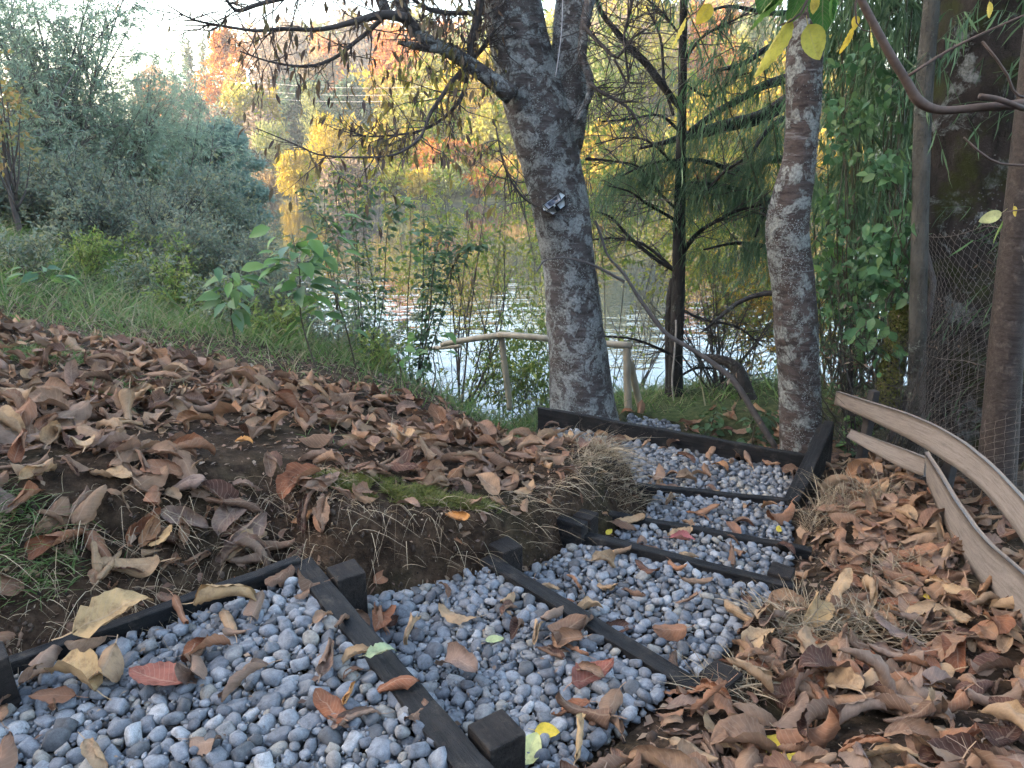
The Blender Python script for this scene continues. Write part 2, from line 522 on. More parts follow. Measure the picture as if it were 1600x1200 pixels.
lake = solid('lake', [(-160, 6, WATER_Z), (160, 6, WATER_Z), (160, 160, WATER_Z), (-160, 160, WATER_Z)], [np.array([[0, 1, 2, 3]])], m_water)
tag(lake, 'still lake reflecting the pale sky and yellow bushes', kind='structure')
# ------------------------------------------------------------------ timber of the steps
def timber_mat(name, dark, light, wear):
    m, nt, N, Lk, b = new_mat(name)
    n1 = texnoise(nt, 6, 8, .7, objco(nt, (1, 9, 9)))
    n2 = texnoise(nt, 16, 7, .75, objco(nt))
    r = ramp(nt, [dark, light], pos=[.35, .75]); Lk.new(n1.outputs[0], r.inputs[0])
    w = ramp(nt, [(0, 0, 0), (1, 1, 1)], pos=[.54, .74]); Lk.new(n2.outputs[0], w.inputs[0])
    n5 = texnoise(nt, 5, 6, .8, objco(nt)); mud = ramp(nt, [(0, 0, 0), (.5, .5, .5)], pos=[.55, .72]); Lk.new(n5.outputs[0], mud.inputs[0])
    Lk.new(mixc(nt, mud.outputs[0], mixc(nt, w.outputs[0], r.outputs[0], wear), (.04, .031, .024)), b.inputs['Base Color'])
    rr = ramp(nt, [(.42,) * 3, (.75,) * 3], pos=[.3, .7]); Lk.new(n2.outputs[0], rr.inputs[0]); Lk.new(rr.outputs[0], b.inputs['Roughness'])
    b.inputs['Specular IOR Level'].default_value = .14
    bump(nt, n1.outputs[0], .8, .010, b)
    return m
m_timber = timber_mat('black_stained_timber', (.005, .005, .006), (.024, .023, .023), (.065, .056, .048))
m_stake = timber_mat('weathered_stake', (.010, .008, .008), (.030, .025, .022), (.07, .056, .046))

def box_mesh(sx, sy, sz, bev=.006, seed=0, cuts=6, rough=.0055):
    bm = bmesh.new(); bmesh.ops.create_cube(bm, size=1)
    bmesh.ops.scale(bm, vec=(sx, sy, sz), verts=bm.verts)
    long_ = [e for e in bm.edges if abs((e.verts[0].co - e.verts[1].co)[int(np.argmax([sx, sy, sz]))]) > 1e-4]
    bmesh.ops.subdivide_edges(bm, edges=long_, cuts=cuts, use_grid_fill=True)
    bmesh.ops.bevel(bm, geom=[e for e in bm.edges if len(e.link_faces) == 2 and e.calc_face_angle(0) > .5], offset=bev, segments=2, profile=.6, affect='EDGES')
    co = np.array([v.co[:] for v in bm.verts])
    for k in range(3):
        co[:, k] += rough * noise(co[:, 0] * 11 + k * 9, co[:, 1] * 11, co[:, 2] * 11, seed=seed, octaves=2)
    for v, c in zip(bm.verts, co): v.co = c
    me = bpy.data.meshes.new('timber'); bm.to_mesh(me); bm.free()
    return me

def beam(name, a, bpt, ztop, height, thick, parent, mat=None, seed=0, tilt=0.0, ztop2=None):
    """beam on edge from a to b (plan), its top at ztop"""
    a, bpt = np.array(a, float), np.array(bpt, float)
    L = np.hypot(*(bpt - a)); me = box_mesh(L, thick, height, .007, seed, cuts=int(max(4, L / .08)))
    me.materials.append(mat or m_timber)
    o = bpy.data.objects.new(name, me); COL.objects.link(o)
    z2 = ztop if ztop2 is None else ztop2
    mid = (a + bpt) / 2
    pl = np.array(parent.location) if parent else np.zeros(3)
    o.location = (mid[0] - pl[0], mid[1] - pl[1], (ztop + z2) / 2 - height / 2 - pl[2])
    o.rotation_euler = (tilt, -math.atan2(z2 - ztop, L), math.atan2(bpt[1] - a[1], bpt[0] - a[0]))
    o.parent = parent
    return o

def stake(p, ztop, height, w, rz, parent, mat=None, seed=0, lean=(0, 0), name='post'):
    me = box_mesh(w, w, height, .006, seed, cuts=4); me.materials.append(mat or m_stake)
    o = bpy.data.objects.new(name, me); COL.objects.link(o)
    pl = np.array(parent.location) if parent else np.zeros(3)
    o.location = (p[0] - pl[0], p[1] - pl[1], ztop - height / 2 - pl[2]); o.rotation_euler = (lean[0], lean[1], rz); o.parent = parent
    return o

def riser(Rr, zt, label, posts, thick=.062, height=.2, ext=(0, 0), seed=0, tilt=0.0, name='timber_riser'):
    a, bb = np.array(Rr[0], float), np.array(Rr[1], float)
    e = unit(bb - a); a = a - e * ext[0]; bb = bb + e * ext[1]
    nrm = np.array([-e[1], e[0]])
    if nrm[1] < 0: nrm = -nrm                       # downhill side
    t = thing(name, (*((a + bb) / 2), zt - height), label, 'step riser', 'black timber risers of the gravel steps')
    beam('board', a, bb, zt, height, thick, t, seed=seed, tilt=tilt)
    for (f, up, h, w, off) in posts:
        c = a + (bb - a) * f + nrm * (thick / 2 + w / 2 + .002 + off)
        stake(c, zt + up, h, w, math.atan2(e[1], e[0]) + random.uniform(-.06, .06), t, seed=seed + int(f * 10) + 3, lean=(random.uniform(-.03, .03), random.uniform(-.03, .03)))
    return t
riser(R1, .175, 'black timber riser nearest the camera with two square posts', [(.13, .012, .42, .105, 0), (.86, .012, .42, .11, 0)], thick=.078, height=.19, ext=(.03, .06), seed=1, tilt=.10)
riser(R2, .022, 'long black timber riser, second from the camera, with a worn post at its lower end', [(.02, .03, .36, .10, -.0), (1.0, .012, .36, .10, 0)], thick=.062, height=.17, ext=(.02, .06), seed=2, tilt=.06)
riser(R3, -.078, 'black timber riser, third from the camera, with a chipped post', [(.03, .06, .34, .09, 0), (.93, .015, .34, .095, 0)], thick=.05, height=.16, ext=(.02, .04), seed=3)
riser(R4, -.182, 'thin black timber riser, fourth from the camera, ending at dry grass', [], thick=.045, height=.14, ext=(.1, .04), seed=4)
riser(R5, -.262, 'thin black timber riser at the front of the landing', [], thick=.042, height=.14, ext=(.1, .02), seed=5)
t = thing('timber_edging', (-1.1, 2.12, 0), 'black timber edging board against the cut bank beside the nearest gravel', 'edging board')
beam('board', (-1.56, 1.80), (-.77, 2.435), .172, .2, .045, t, seed=6, ztop2=.185)
stake((-1.405, 1.735), .30, .45, .095, .7, t, seed=16, lean=(.03, -.05))
t = thing('landing_board', (1.08, 4.9, -.4), 'long black board standing on edge at the back of the landing below the two trunks', 'edging board')
beam('board', (.20, 5.37), (1.90, 4.45), -.252, .22, .045, t, seed=7, ztop2=-.262)
t = thing('side_board', (1.75, 4.15, -.4), 'thick black board standing on edge beside the lichened trunk at the landing corner', 'edging board')
beam('board', (1.56, 3.80), (2.02, 4.52), -.24, .40, .06, t, seed=8, ztop2=-.02)
beam('strip', (1.53, 3.84), (1.97, 4.52), -.265, .10, .035, t, seed=9, ztop2=-.06)
t = thing('timber_stub', (.02, 2.98, -.1), 'stub of black timber buried in the bank beside the third riser', 'timber stub')
beam('board', (.16, 3.20), (.33, 3.08), -.02, .14, .06, t, seed=10)

# ------------------------------------------------------------------ gravel
def stone_mat(name, src):
    m, nt, N, Lk, b = new_mat(name)
    cols = [(0.093, 0.095, 0.105), (0.14, 0.143, 0.155), (0.174, 0.18, 0.196), (0.115, 0.119, 0.132), (0.212, 0.216, 0.228), (0.157, 0.163, 0.177), (0.191, 0.182, 0.177), (0.14, 0.147, 0.162), (0.272, 0.272, 0.278), (0.128, 0.13, 0.138), (0.178, 0.186, 0.202), (0.212, 0.195, 0.173), (0.085, 0.085, 0.089), (0.166, 0.173, 0.191)]
    r = ramp(nt, cols, 'CONSTANT'); Lk.new(rnd_out(nt, src), r.inputs[0])
    geo = N.new('ShaderNodeNewGeometry')
    n = texnoise(nt, 55, 6, .7, geo.outputs['Position'])
    n2 = texnoise(nt, 400, 3, .7, geo.outputs['Position'])
    rr = ramp(nt, [(.55, .54, .53), (1.0, 1.0, 1.0), (1.35, 1.33, 1.28)], pos=[.3, .5, .70]); Lk.new(n.outputs[0], rr.inputs[0])
    sp = ramp(nt, [(.8,) * 3, (1.15,) * 3], pos=[.35, .65]); Lk.new(n2.outputs[0], sp.inputs[0])
    c = mixc(nt, 1.0, r.outputs[0], rr.outputs[0], 'MULTIPLY')
    Lk.new(mixc(nt, 1.0, c, sp.outputs[0], 'MULTIPLY'), b.inputs['Base Color'])
    b.inputs['Roughness'].default_value = .75; b.inputs['Specular IOR Level'].default_value = .2
    bump(nt, n2.outputs[0], .25, .003, b)
    return m
m_stone_o = stone_mat('river_pebble', 'object'); m_stone_i = stone_mat('river_pebbles', 'island')

def pebble_protos(k, sub):
    out = []
    for i in range(k):
        bm = bmesh.new(); bmesh.ops.create_icosphere(bm, subdivisions=sub, radius=1)
        co = np.array([v.co[:] for v in bm.verts]); fa = np.array([[v.index for v in f.verts] for f in bm.faces]); bm.free()
        r = 1 + .30 * noise(co[:, 0] * 1.2 + i * 7, co[:, 1] * 1.2, co[:, 2] * 1.2, seed=i, octaves=2)
        if i % 2:      # blunt-cornered stones
            co = np.sign(co) * np.abs(co) ** .5
        co = co * r[:, None] * np.array([1.0, rng.uniform(.6, .95), rng.uniform(.42, .72)])
        out.append((co, fa))
    return out
PEB = pebble_protos(14, 2)
PEB1 = pebble_protos(14, 1)
PEB_ME = [mesh_from('pebble', co, [fa], m_stone_o) for co, fa in PEB]

def rotmat(ax, ay, az):
    ca, sa, cb, sb, cc, s_c = np.cos(ax), np.sin(ax), np.cos(ay), np.sin(ay), np.cos(az), np.sin(az)
    R = np.empty(np.shape(ax) + (3, 3))
    R[..., 0, 0] = cc * cb; R[..., 0, 1] = cc * sb * sa - s_c * ca; R[..., 0, 2] = cc * sb * ca + s_c * sa
    R[..., 1, 0] = s_c * cb; R[..., 1, 1] = s_c * sb * sa + cc * ca; R[..., 1, 2] = s_c * sb * ca - cc * sa
    R[..., 2, 0] = -sb; R[..., 2, 1] = cb * sa; R[..., 2, 2] = cb * ca
    return R

def pack(poly, rmean, grow=.02, seed=0, dens=.74):
    """pebbles that roughly touch: (x, y, r)"""
    r_ = np.random.default_rng(seed)
    pa = np.array(poly); lo, hi = pa.min(0) - grow, pa.max(0) + grow
    area = (hi - lo).prod()
    n = int(area / (rmean ** 2) * 2.6)
    xy = r_.uniform(lo, hi, (n, 2))
    keep = poly_sd(xy[:, 0], xy[:, 1], poly) < grow; xy = xy[keep]
    rr = np.sort(np.clip(rmean * np.exp(r_.normal(0, .50, len(xy))), rmean * .5, rmean * 2.6))[::-1]
    px, py, prr = np.zeros(len(xy)), np.zeros(len(xy)), np.zeros(len(xy)); k = 0
    cell = rmean * 5.2; grid = {}
    for (x, y), r in zip(xy, rr):
        ci, cj = int(x // cell), int(y // cell); ok = True
        for di in (-1, 0, 1):
            for dj in (-1, 0, 1):
                for q in grid.get((ci + di, cj + dj), ()):
                    if (x - px[q]) ** 2 + (y - py[q]) ** 2 < (dens * (r + prr[q])) ** 2: ok = False; break
                if not ok: break
            if not ok: break
        if ok:
            px[k], py[k], prr[k] = x, y, r; grid.setdefault((ci, cj), []).append(k); k += 1
    return px[:k], py[:k], prr[:k]

def scatter_mesh(protos, which, pos, R, scale):
    mb = MB()
    for k in range(len(protos)):
        s = which == k
        if not s.any(): continue
        co, fa = protos[k][:2]
        Vv = np.einsum('nij,vj->nvi', R[s], co) * scale[s][:, None, None] + pos[s][:, None, :]
        fl = [fa] if not isinstance(fa, list) else fa
        Fl = [(f[None] + (np.arange(s.sum()) * len(co))[:, None, None]).reshape(-1, f.shape[1]) for f in fl]
        U = np.tile(protos[k][2], (s.sum(), 1)) if len(protos[k]) > 2 else None
        mb.add(Vv.reshape(-1, 3), Fl, U)
    return mb

STEP_WORDS = ['nearest gravel step at the foot of the camera', 'gravel step below the nearest timber riser', 'third gravel step, strewn with curled leaves', 'fourth gravel step with the pink leaf',
              'fifth gravel step between two thin timber risers', 'wide gravel landing in front of the tree trunks', 'small gravel patch beyond the landing board']
RM = [.0118, .0112, .0108, .0104, .0102, .0108, .011]
for ti, (lv, poly) in enumerate(TREADS):
    cx_, cy_ = np.mean(np.array(poly), 0)
    st = thing('gravel_step', (cx_, cy_, lv - .05), STEP_WORDS[ti], None, 'gravel steps', 'structure')
    x, y, r = pack(poly, RM[ti], -.036, 100 + ti)
    n = len(x)
    z = lv - .012 + rng.uniform(-.009, .009, n) + .015 * noise(x * 4, y * 4, seed=60 + ti, octaves=2) + np.where(r > RM[ti] * 1.3, .004, 0)
    R = rotmat(rng.normal(0, .38, n), rng.normal(0, .38, n), rng.uniform(0, 6.283, n))
    wh = rng.integers(0, len(PEB), n)
    pos = np.stack([x, y, z], -1)
    pxp, pyp, dep = proj(pos)
    vis = (pxp > -20) & (pxp < 1620) & (pyp > 0) & (pyp < 1215)
    size = np.where(vis, r / dep, 0)
    single = np.zeros(n, bool)
    if ti < 3: single[np.argsort(-size)[:(300, 260, 120)[ti]]] = True; single &= vis
    for i in np.where(single)[0]:
        o = bpy.data.objects.new('pebble', PEB_ME[wh[i]])
        M = np.eye(4); M[:3, :3] = R[i] * r[i]; M[:3, 3] = pos[i] - np.array(st.location)
        o.parent = st; o.matrix_basis = Matrix(M.tolist())
        COL.objects.link(o)
    rest = ~single
    # a second, lower layer fills the gaps
    x2, y2, r2 = pack(poly, RM[ti] * .8, -.03, 300 + ti, .85)
    n2 = len(x2)
    p2 = np.stack([x2, y2, lv - .028 + rng.uniform(-.006, .006, n2) + .015 * noise(x2 * 4, y2 * 4, seed=60 + ti, octaves=2)], -1)
    R_2 = rotmat(rng.normal(0, .3, n2), rng.normal(0, .3, n2), rng.uniform(0, 6.283, n2))
    mb = scatter_mesh(PEB if ti < 2 else PEB1, wh[rest], pos[rest], R[rest], r[rest])
    low = scatter_mesh(PEB1, rng.integers(0, len(PEB1), n2), p2, R_2, r2).arrays(); mb.add(low[0], low[1])
    if ti < 2:      # grit and chips between the stones
        ng = 2600; gxy = rng.uniform(np.min(poly, 0), np.max(poly, 0), (ng, 2)); gxy = gxy[poly_sd(gxy[:, 0], gxy[:, 1], poly) < -.04]; ng = len(gxy)
        gr_ = np.clip(rng.lognormal(-5.3, .35, ng), .0025, .009)
        gm = scatter_mesh(PEB1, rng.integers(0, len(PEB1), ng), np.stack([gxy[:, 0], gxy[:, 1], lv - .004 + rng.uniform(-.008, .006, ng)], -1), rotmat(*rng.uniform(0, 6.283, (3, ng))), gr_).arrays(); mb.add(gm[0], gm[1])
    g = mb.obj('gravel', m_stone_i, st); g['kind'] = 'stuff'
# ------------------------------------------------------------------ fallen leaves
def leaf_proto(i, ns=15, nt=9, flat=False, size=1.0):
    r = np.random.default_rng(500 + i)
    s = np.linspace(0, 1, ns); t = np.linspace(-1, 1, nt)
    S, T = np.meshgrid(s, t, indexing='ij')
    wmax = r.uniform(.25, .34)
    w = wmax * (np.sin(np.pi * np.clip(S, 0, 1) ** r.uniform(.75, 1.0)) ** .75 + .012)
    w = w * (1 + r.uniform(.1, .38) * noise(S * 11 + i, np.sign(T) * 4 + 3, seed=i, octaves=3) * (np.abs(T) > .4) * (0 if flat else 1))
    style = i % 6
    k0 = {0: r.uniform(4, 7), 1: r.uniform(8, 12), 2: r.uniform(2.5, 4.5), 3: r.uniform(11, 16), 4: r.uniform(-8, -4.5), 5: r.uniform(6, 9)}[style]
    if flat: k0 = r.uniform(.4, 1.2)
    k1 = r.uniform(-.9, 1.0) * k0
    asym = r.uniform(-.85, .85) if not flat else 0
    kap = k0 + k1 * (S - .5) * 1.6
    a = w * T; kk = np.where(T > 0, kap * (1 + asym), kap * (1 - asym)); kk = np.where(np.abs(kk) < .05, .05, kk)
    ang = np.clip(kk * a, -5.2, 5.2)
    y = np.sin(ang) / kk; z = (1 - np.cos(ang)) / kk
    shrink = 1 - .085 * np.abs(ang); y = y * shrink; z = z * shrink
    # fold at the midrib and longitudinal bend
    z = z + np.abs(a) * r.uniform(-.1, .35)
    be = r.uniform(-1.6, 1.6) * (.3 if flat else 1.0)
    be = be if abs(be) > .2 else .2
    th = be * (S - .5) + r.uniform(-.9, .9) * (.2 if flat else 1) * np.maximum(0, S - .7) * 3
    dx = np.cos(th); dz = np.sin(th)
    X0 = np.cumsum(dx, 0) / ns; Z0 = np.cumsum(dz, 0) / ns
    x = X0 - dz * z; zz = Z0 + dx * z
    tw = r.uniform(-1.1, 1.1) * (S - .5) * (.3 if flat else 1)
    yc, zc = y * np.cos(tw) - zz * np.sin(tw) * .5, zz * np.cos(tw) + y * np.sin(tw)
    co = np.stack([x, yc, zc], -1)
    wr = .034 * (.5 if flat else 1)
    co[..., 2] += wr * noise(S * 7 + i * 3, T * 3, seed=i + 5, octaves=2) +   .013 * np.sin(S * 46 + np.abs(T) * -9) * (np.abs(T) > .1)
    if not flat: co[..., 2] += r.uniform(.03, .085) * (np.abs(noise(S * 4.5 + i * 5, T * 1.6 + i, seed=i + 9, octaves=2)) - .25); co[..., 1] += .03 * noise(S * 5 + i, T * 2, seed=i + 19, octaves=2)
    co = co.reshape(-1, 3); co -= co.mean(0)
    idx = np.arange(ns * nt).reshape(ns, nt)
    q = np.stack([idx[:-1, :-1], idx[1:, :-1], idx[1:, 1:], idx[:-1, 1:]], -1).reshape(-1, 4)
    uv = np.stack([S, T * .5 + .5], -1).reshape(-1, 2)
    # stalk
    p0 = co[nt // 2]; dirn = unit(co[nt // 2] - co[nt // 2 + 2 * nt])
    side = unit(np.cross(dirn, [0, 0, 1.0]))
    bend = r.uniform(-.1, .1)
    n0 = len(co)
    sv = []
    for f, wv in ((0, .012), (.12, .010), (.24, .008)):
        c = p0 + dirn * f + side * bend * (f / .24) ** 2
        sv += [c + side * wv, c - side * wv]
    co = np.vstack([co, sv]); uv = np.vstack([uv, [[0.0, .5]] * 6])
    q = np.vstack([q, [[n0, n0 + 1, n0 + 3, n0 + 2], [n0 + 2, n0 + 3, n0 + 5, n0 + 4]]])
    return co, q, uv

def litter_mat(name, src, cols, trans=.12):
    m, nt, N, Lk, b = new_mat(name)
    r = ramp(nt, cols, 'LINEAR'); Lk.new(rnd_out(nt, src), r.inputs[0])
    uv = N.new('ShaderNodeUVMap'); sp = N.new('ShaderNodeSeparateXYZ'); Lk.new(uv.outputs[0], sp.inputs[0])
    def math_(op, a, bb=None, c=None):
        q = N.new('ShaderNodeMath'); q.operation = op
        for i, v in enumerate((a, bb, c)):
            if v is None: continue
            if isinstance(v, (int, float)): q.inputs[i].default_value = v
            else: Lk.new(v, q.inputs[i])
        return q.outputs[0]
    ab = math_('ABSOLUTE', math_('SUBTRACT', sp.outputs[1], .5))
    rib = math_('LESS_THAN', ab, .022)
    ph = math_('SINE', math_('MULTIPLY_ADD', sp.outputs[0], 75.0, math_('MULTIPLY', ab, -34.0)))
    vein = math_('GREATER_THAN', ph, .86)
    vv = math_('MAXIMUM', rib, math_('MULTIPLY', vein, .55))
    geo = N.new('ShaderNodeNewGeometry')
    n = texnoise(nt, 26, 7, .7, geo.outputs['Position']); n2 = texnoise(nt, 7, 3, .6, geo.outputs['Position'])
    mot = ramp(nt, [(.45, .42, .42), (1, 1, 1), (1.35, 1.3, 1.2)], pos=[.28, .5, .75]); Lk.new(n.outputs[0], mot.inputs[0])
    c = mixc(nt, 1.0, r.outputs[0], mot.outputs[0], 'MULTIPLY')
    light = mixc(nt, .5, c, (.42, .31, .22))
    c = mixc(nt, math_('MULTIPLY', vv, .55), c, light)
    # pale, greyish undersides
    back = mixc(nt, .30, c, (.28, .18, .115))
    c = mixc(nt, geo.outputs['Backfacing'], c, back)
    Lk.new(c, b.inputs['Base Color']); b.inputs['Roughness'].default_value = .72; b.inputs['Specular IOR Level'].default_value = .12
    hgt = math_('ADD', math_('MULTIPLY', vv, .5), n.outputs[0])
    bump(nt, hgt, .5, .006, b)
    tr = N.new('ShaderNodeBsdfTranslucent'); Lk.new(c, tr.inputs[0])
    mx = N.new('ShaderNodeMixShader'); mx.inputs[0].default_value = trans
    Lk.new(b.outputs[0], mx.inputs[1]); Lk.new(tr.outputs[0], mx.inputs[2]); Lk.new(mx.outputs[0], N['Material Output'].inputs[0])
    return m
BROWNS = [(0.063, 0.031, 0.023), (0.181, 0.099, 0.066), (0.244, 0.136, 0.081), (0.098, 0.047, 0.033), (0.301, 0.19, 0.116), (0.149, 0.086, 0.063), (0.246, 0.156, 0.113), (0.077, 0.038, 0.027), (0.296, 0.148, 0.071), (0.145, 0.081, 0.06), (0.212, 0.12, 0.078), (0.347, 0.229, 0.133), (0.108, 0.059, 0.044), (0.242, 0.108, 0.058), (0.173, 0.108, 0.085)]
m_leaf_o = litter_mat('dry_leaf', 'object', BROWNS); m_leaf_i = litter_mat('dry_leaves', 'island', BROWNS)
m_leaf_tan = litter_mat('tan_leaf', 'object', [(.36, .24, .12), (.42, .28, .14)])
m_leaf_red = litter_mat('reddish_leaf', 'object', [(.21, .075, .052), (.24, .09, .065)])
m_leaf_pink = litter_mat('pink_leaf', 'object', [(.30, .10, .10), (.30, .10, .10)])
m_leaf_yel = litter_mat('yellow_leaf', 'object', [(.62, .47, .06), (.66, .50, .08)], .3)
m_leaf_pale = litter_mat('pale_yellow_leaf', 'object', [(.62, .60, .27), (.62, .60, .27)], .3)
m_leaf_green = litter_mat('faded_green_leaf', 'object', [(.30, .36, .22), (.33, .38, .20)], .2)
m_leaf_orange = litter_mat('orange_leaf', 'object', [(.42, .19, .06), (.46, .22, .07)], .2)
LP = [leaf_proto(i) for i in range(42)]
LPS = [leaf_proto(i, 8, 5) for i in range(42)]
LPF = [leaf_proto(100 + i, flat=True) for i in range(6)]
_special = {}
def leaf_mesh(kind, i, mat):
    key = (kind, i, mat.name)
    if key not in _special:
        c, q, u = (LPF if kind == 'flat' else LP)[i]
        _special[key] = mesh_from('fallen_leaf', c, [q], mat, uv=u)
    return _special[key]

def leaf_transforms(x, y, base, L, tilt=.35, nmix=.8, seed=0, which=None):
    """rotation and centre for leaves that rest on what lies at height base"""
    r = np.random.default_rng(seed); n = len(x)
    nr = unit(tnormal(x, y, .08) * nmix + np.array([0, 0, 1 - nmix]))
    R = rotmat(r.normal(0, tilt, n) + np.where(r.random(n) < .42, math.pi, 0), r.normal(0, tilt, n), r.uniform(0, 6.283, n))
    zx = unit(np.cross(np.array([0, 1.0, 0]), nr)); zy = np.cross(nr, zx)
    A = np.stack([zx, zy, nr], -1)
    R = A @ R
    wh = r.integers(0, len(LP), n) if which is None else np.full(n, which)
    zmin = np.empty(n)
    for k in np.unique(wh):
        s = wh == k
        zmin[s] = (np.einsum('nij,vj->nvi', R[s], LP[k][0])[..., 2]).min(1)
    zc = base - zmin * L * .78
    return R, wh, np.stack([x, y, zc], -1)

def in_steps(x, y, m=0.0):
    d = np.full(np.shape(x), 1e9); lv = np.zeros(np.shape(x))
    for l, p in TREADS:
        s = poly_sd(x, y, p); lv = np.where(s < d, l, lv); d = np.minimum(d, s)
    return d, lv

# litter on the two banks: density map
def litter_density(x, y):
    d, _ = in_steps(x, y)
    left = sstep(.35, -.1, x - np.interp(y, [1, 2.4, 3, 4, 5, 6], [-.9, -.6, .05, .35, .15, .1]))
    left = left * sstep(.25, -.25, y - np.interp(x, [-6, -3.4, -1.4, -.4, .3], [5.3, 4.85, 4.5, 4.75, 5.2]) + .25 * noise(x * 2, y * 2, seed=71))
    bare = np.exp(-(((x + 1.15) / .42) ** 2 + ((y - 3.12) / .22) ** 2)) + .8 * np.exp(-(((x + .45) / .5) ** 2 + ((y - 2.85) / .12) ** 2))
    left = left * (1 - .75 * sstep(4.2, 4.6, y) * sstep(-.1, .25, x)) * .88
    left = left * np.clip(1 - 1.3 * bare, 0.03, 1) * np.where(d < .16, .22, np.where(d < .3, .6, 1)) * (.65 + .35 * sstep(2.35, 3.0, y))
    rg = sstep(-.1, .2, x - np.interp(y, [.8, 1.4, 2.0, 2.7, 3.2, 3.8, 4.6], [-.2, .05, .55, 1.1, 1.45, 1.75, 2.1])) * sstep(2.45, 2.25, x)
    dirt = np.exp(-(((x - 1.33) / .2) ** 2 + ((y - 2.72) / .16) ** 2))
    rg = rg * sstep(5.0, 4.3, y) * np.clip(1 - 1.1 * dirt, .05, 1)
    back = .28 * (x > .7) * (x < 3.0) * sstep(4.9, 5.1, y + .3 * (x - 1)) * sstep(6.6, 6.0, y)
    back = back * (d > .03)
    gr = np.where(d < 0, 0, 1)
    return np.clip(np.maximum(np.maximum(left, rg * 1.1), back), 0, 1.1) * gr
n = 14000
cx_ = rng.uniform(-5.0, 2.5, n); cy_ = rng.uniform(.9, 6.5, n)
acc = rng.random(n) < litter_density(cx_, cy_) * (.40 + .36 * sstep(-.35, .3, noise(cx_ * 3.1, cy_ * 3.1, seed=171, octaves=2)))
cx_, cy_ = cx_[acc], cy_[acc]
pz = terrain(cx_, cy_); q = proj(np.stack([cx_, cy_, pz], -1))
acc = (q[0] > -80) & (q[0] < 1680) & (q[1] < 1290)
cx_, cy_, pz = cx_[acc], cy_[acc], pz[acc]
nl = len(cx_)
Ls = np.clip(rng.normal(.165, .035, nl), .09, .26)
pile = rng.uniform(0, .028, nl) * litter_density(cx_, cy_)
Rl, wl, pl = leaf_transforms(cx_, cy_, pz + pile, Ls, .26, .9, 5)
# leaves on the gravel
n = 1000
gx, gy = rng.uniform(-1.5, 2.0, n), rng.uniform(1.0, 5.4, n)
gd, glv = in_steps(gx, gy)
edge = np.exp(-np.abs(gd) / .12)
acc = (gd < -.03) & (rng.random(n) < .40 + .6 * edge)
gx, gy, glv = gx[acc], gy[acc], glv[acc]
gL = np.clip(rng.normal(.135, .03, len(gx)), .07, .2)
Rg, wg, pg = leaf_transforms(gx, gy, glv + .006, gL, .25, 0, 6)
_, pyl, depl = proj(pl); pxl = proj(pl)[0]
_, pyg, depg = proj(pg); pxg = proj(pg)[0]
AL = dict(R=np.concatenate([Rl, Rg]), w=np.concatenate([wl, wg]), p=np.concatenate([pl, pg]), L=np.concatenate([Ls, gL]), g=np.concatenate([np.zeros(nl, bool), np.ones(len(gx), bool)]))
ax_, ay_, ad_ = proj(AL['p'])
vis = (ax_ > 0) & (ax_ < 1600) & (ay_ > 300) & (ay_ < 1195)
score = np.where(vis, AL['L'] / ad_ * np.where(AL['g'], 1.6, 1.0), 0)
order = np.argsort(-score)
single = np.zeros(len(score), bool); single[order[:285]] = True; single &= vis

def leaf_obj(me, R, p, L, label, group):
    o = bpy.data.objects.new('fallen_leaf', me)
    M = np.eye(4); M[:3, :3] = R * L; M[:3, 3] = p
    o.matrix_basis = Matrix(M.tolist()); COL.objects.link(o)
    return tag(o, label, 'leaf', group)
TONES = [('dark brown', [(0.068, 0.033, 0.024), (0.104, 0.051, 0.036)]), ('reddish brown', [(0.198, 0.079, 0.044), (0.234, 0.098, 0.052)]), ('mid brown', [(0.201, 0.115, 0.073), (0.234, 0.136, 0.085)]), ('light tan', [(0.304, 0.198, 0.116), (0.367, 0.243, 0.137)]), ('greyish brown', [(0.176, 0.118, 0.092), (0.208, 0.141, 0.112)])]
TONES = [(w, litter_mat(w.replace(' ', '_') + '_leaf', 'object', c)) for w, c in TONES]
FORMS = ['half folded', 'tightly rolled', 'wavy', 'cigar shaped', 'arched', 'curled']
GW = ['on the nearest gravel step', 'on the gravel below the nearest riser', 'on the third gravel step', 'on the fourth gravel step', 'on the fifth gravel step', 'on the gravel landing', 'on the gravel beyond the landing board']
ZONES = [(-1.15, 3.12, 'beside the bare soil patch on the bank'), (-1.65, 3.9, 'beside the small green grass tuft on the bank'), (-1.5, 4.4, 'at the bank crest below the small sapling'), (-.3, 4.5, 'at the bank crest below the pole rail'), (.25, 4.2, 'above the mop of dead straw'), (-.5, 3.0, 'just above the moss cushion'),
         (.1, 3.3, 'on the bank end above the timber stub'), (-3.0, 4.6, 'near the bright seedling at the litter edge'), (-2.2, 3.3, 'in the bank litter at the picture edge'), (-1.5, 2.35, 'on the bank above the edging board'), (-2.6, 4.0, 'in the thick of the bank litter'), (-.8, 3.7, 'in the middle of the bank litter'),
         (1.75, 2.6, 'at the foot of the lower plank'), (.75, 1.9, 'beside the worn post of the second riser'), (1.95, 4.0, 'between the side board and the planks'), (1.2, 1.45, 'in the bottom corner of the picture'), (1.5, 3.3, 'beside the upright bleached grass tuft'), (.45, 1.5, 'near the large yellow leaf'), (1.35, 2.2, 'on the straw before the planks'), (1.25, 2.65, 'on the earth mound by the chipped post'), (1.8, 2.0, 'where the planks leave the picture'), (1.6, 5.2, 'on the soil behind the landing board')]
zx_, zy_ = np.array([z[0] for z in ZONES]), np.array([z[1] for z in ZONES])
labs = {}
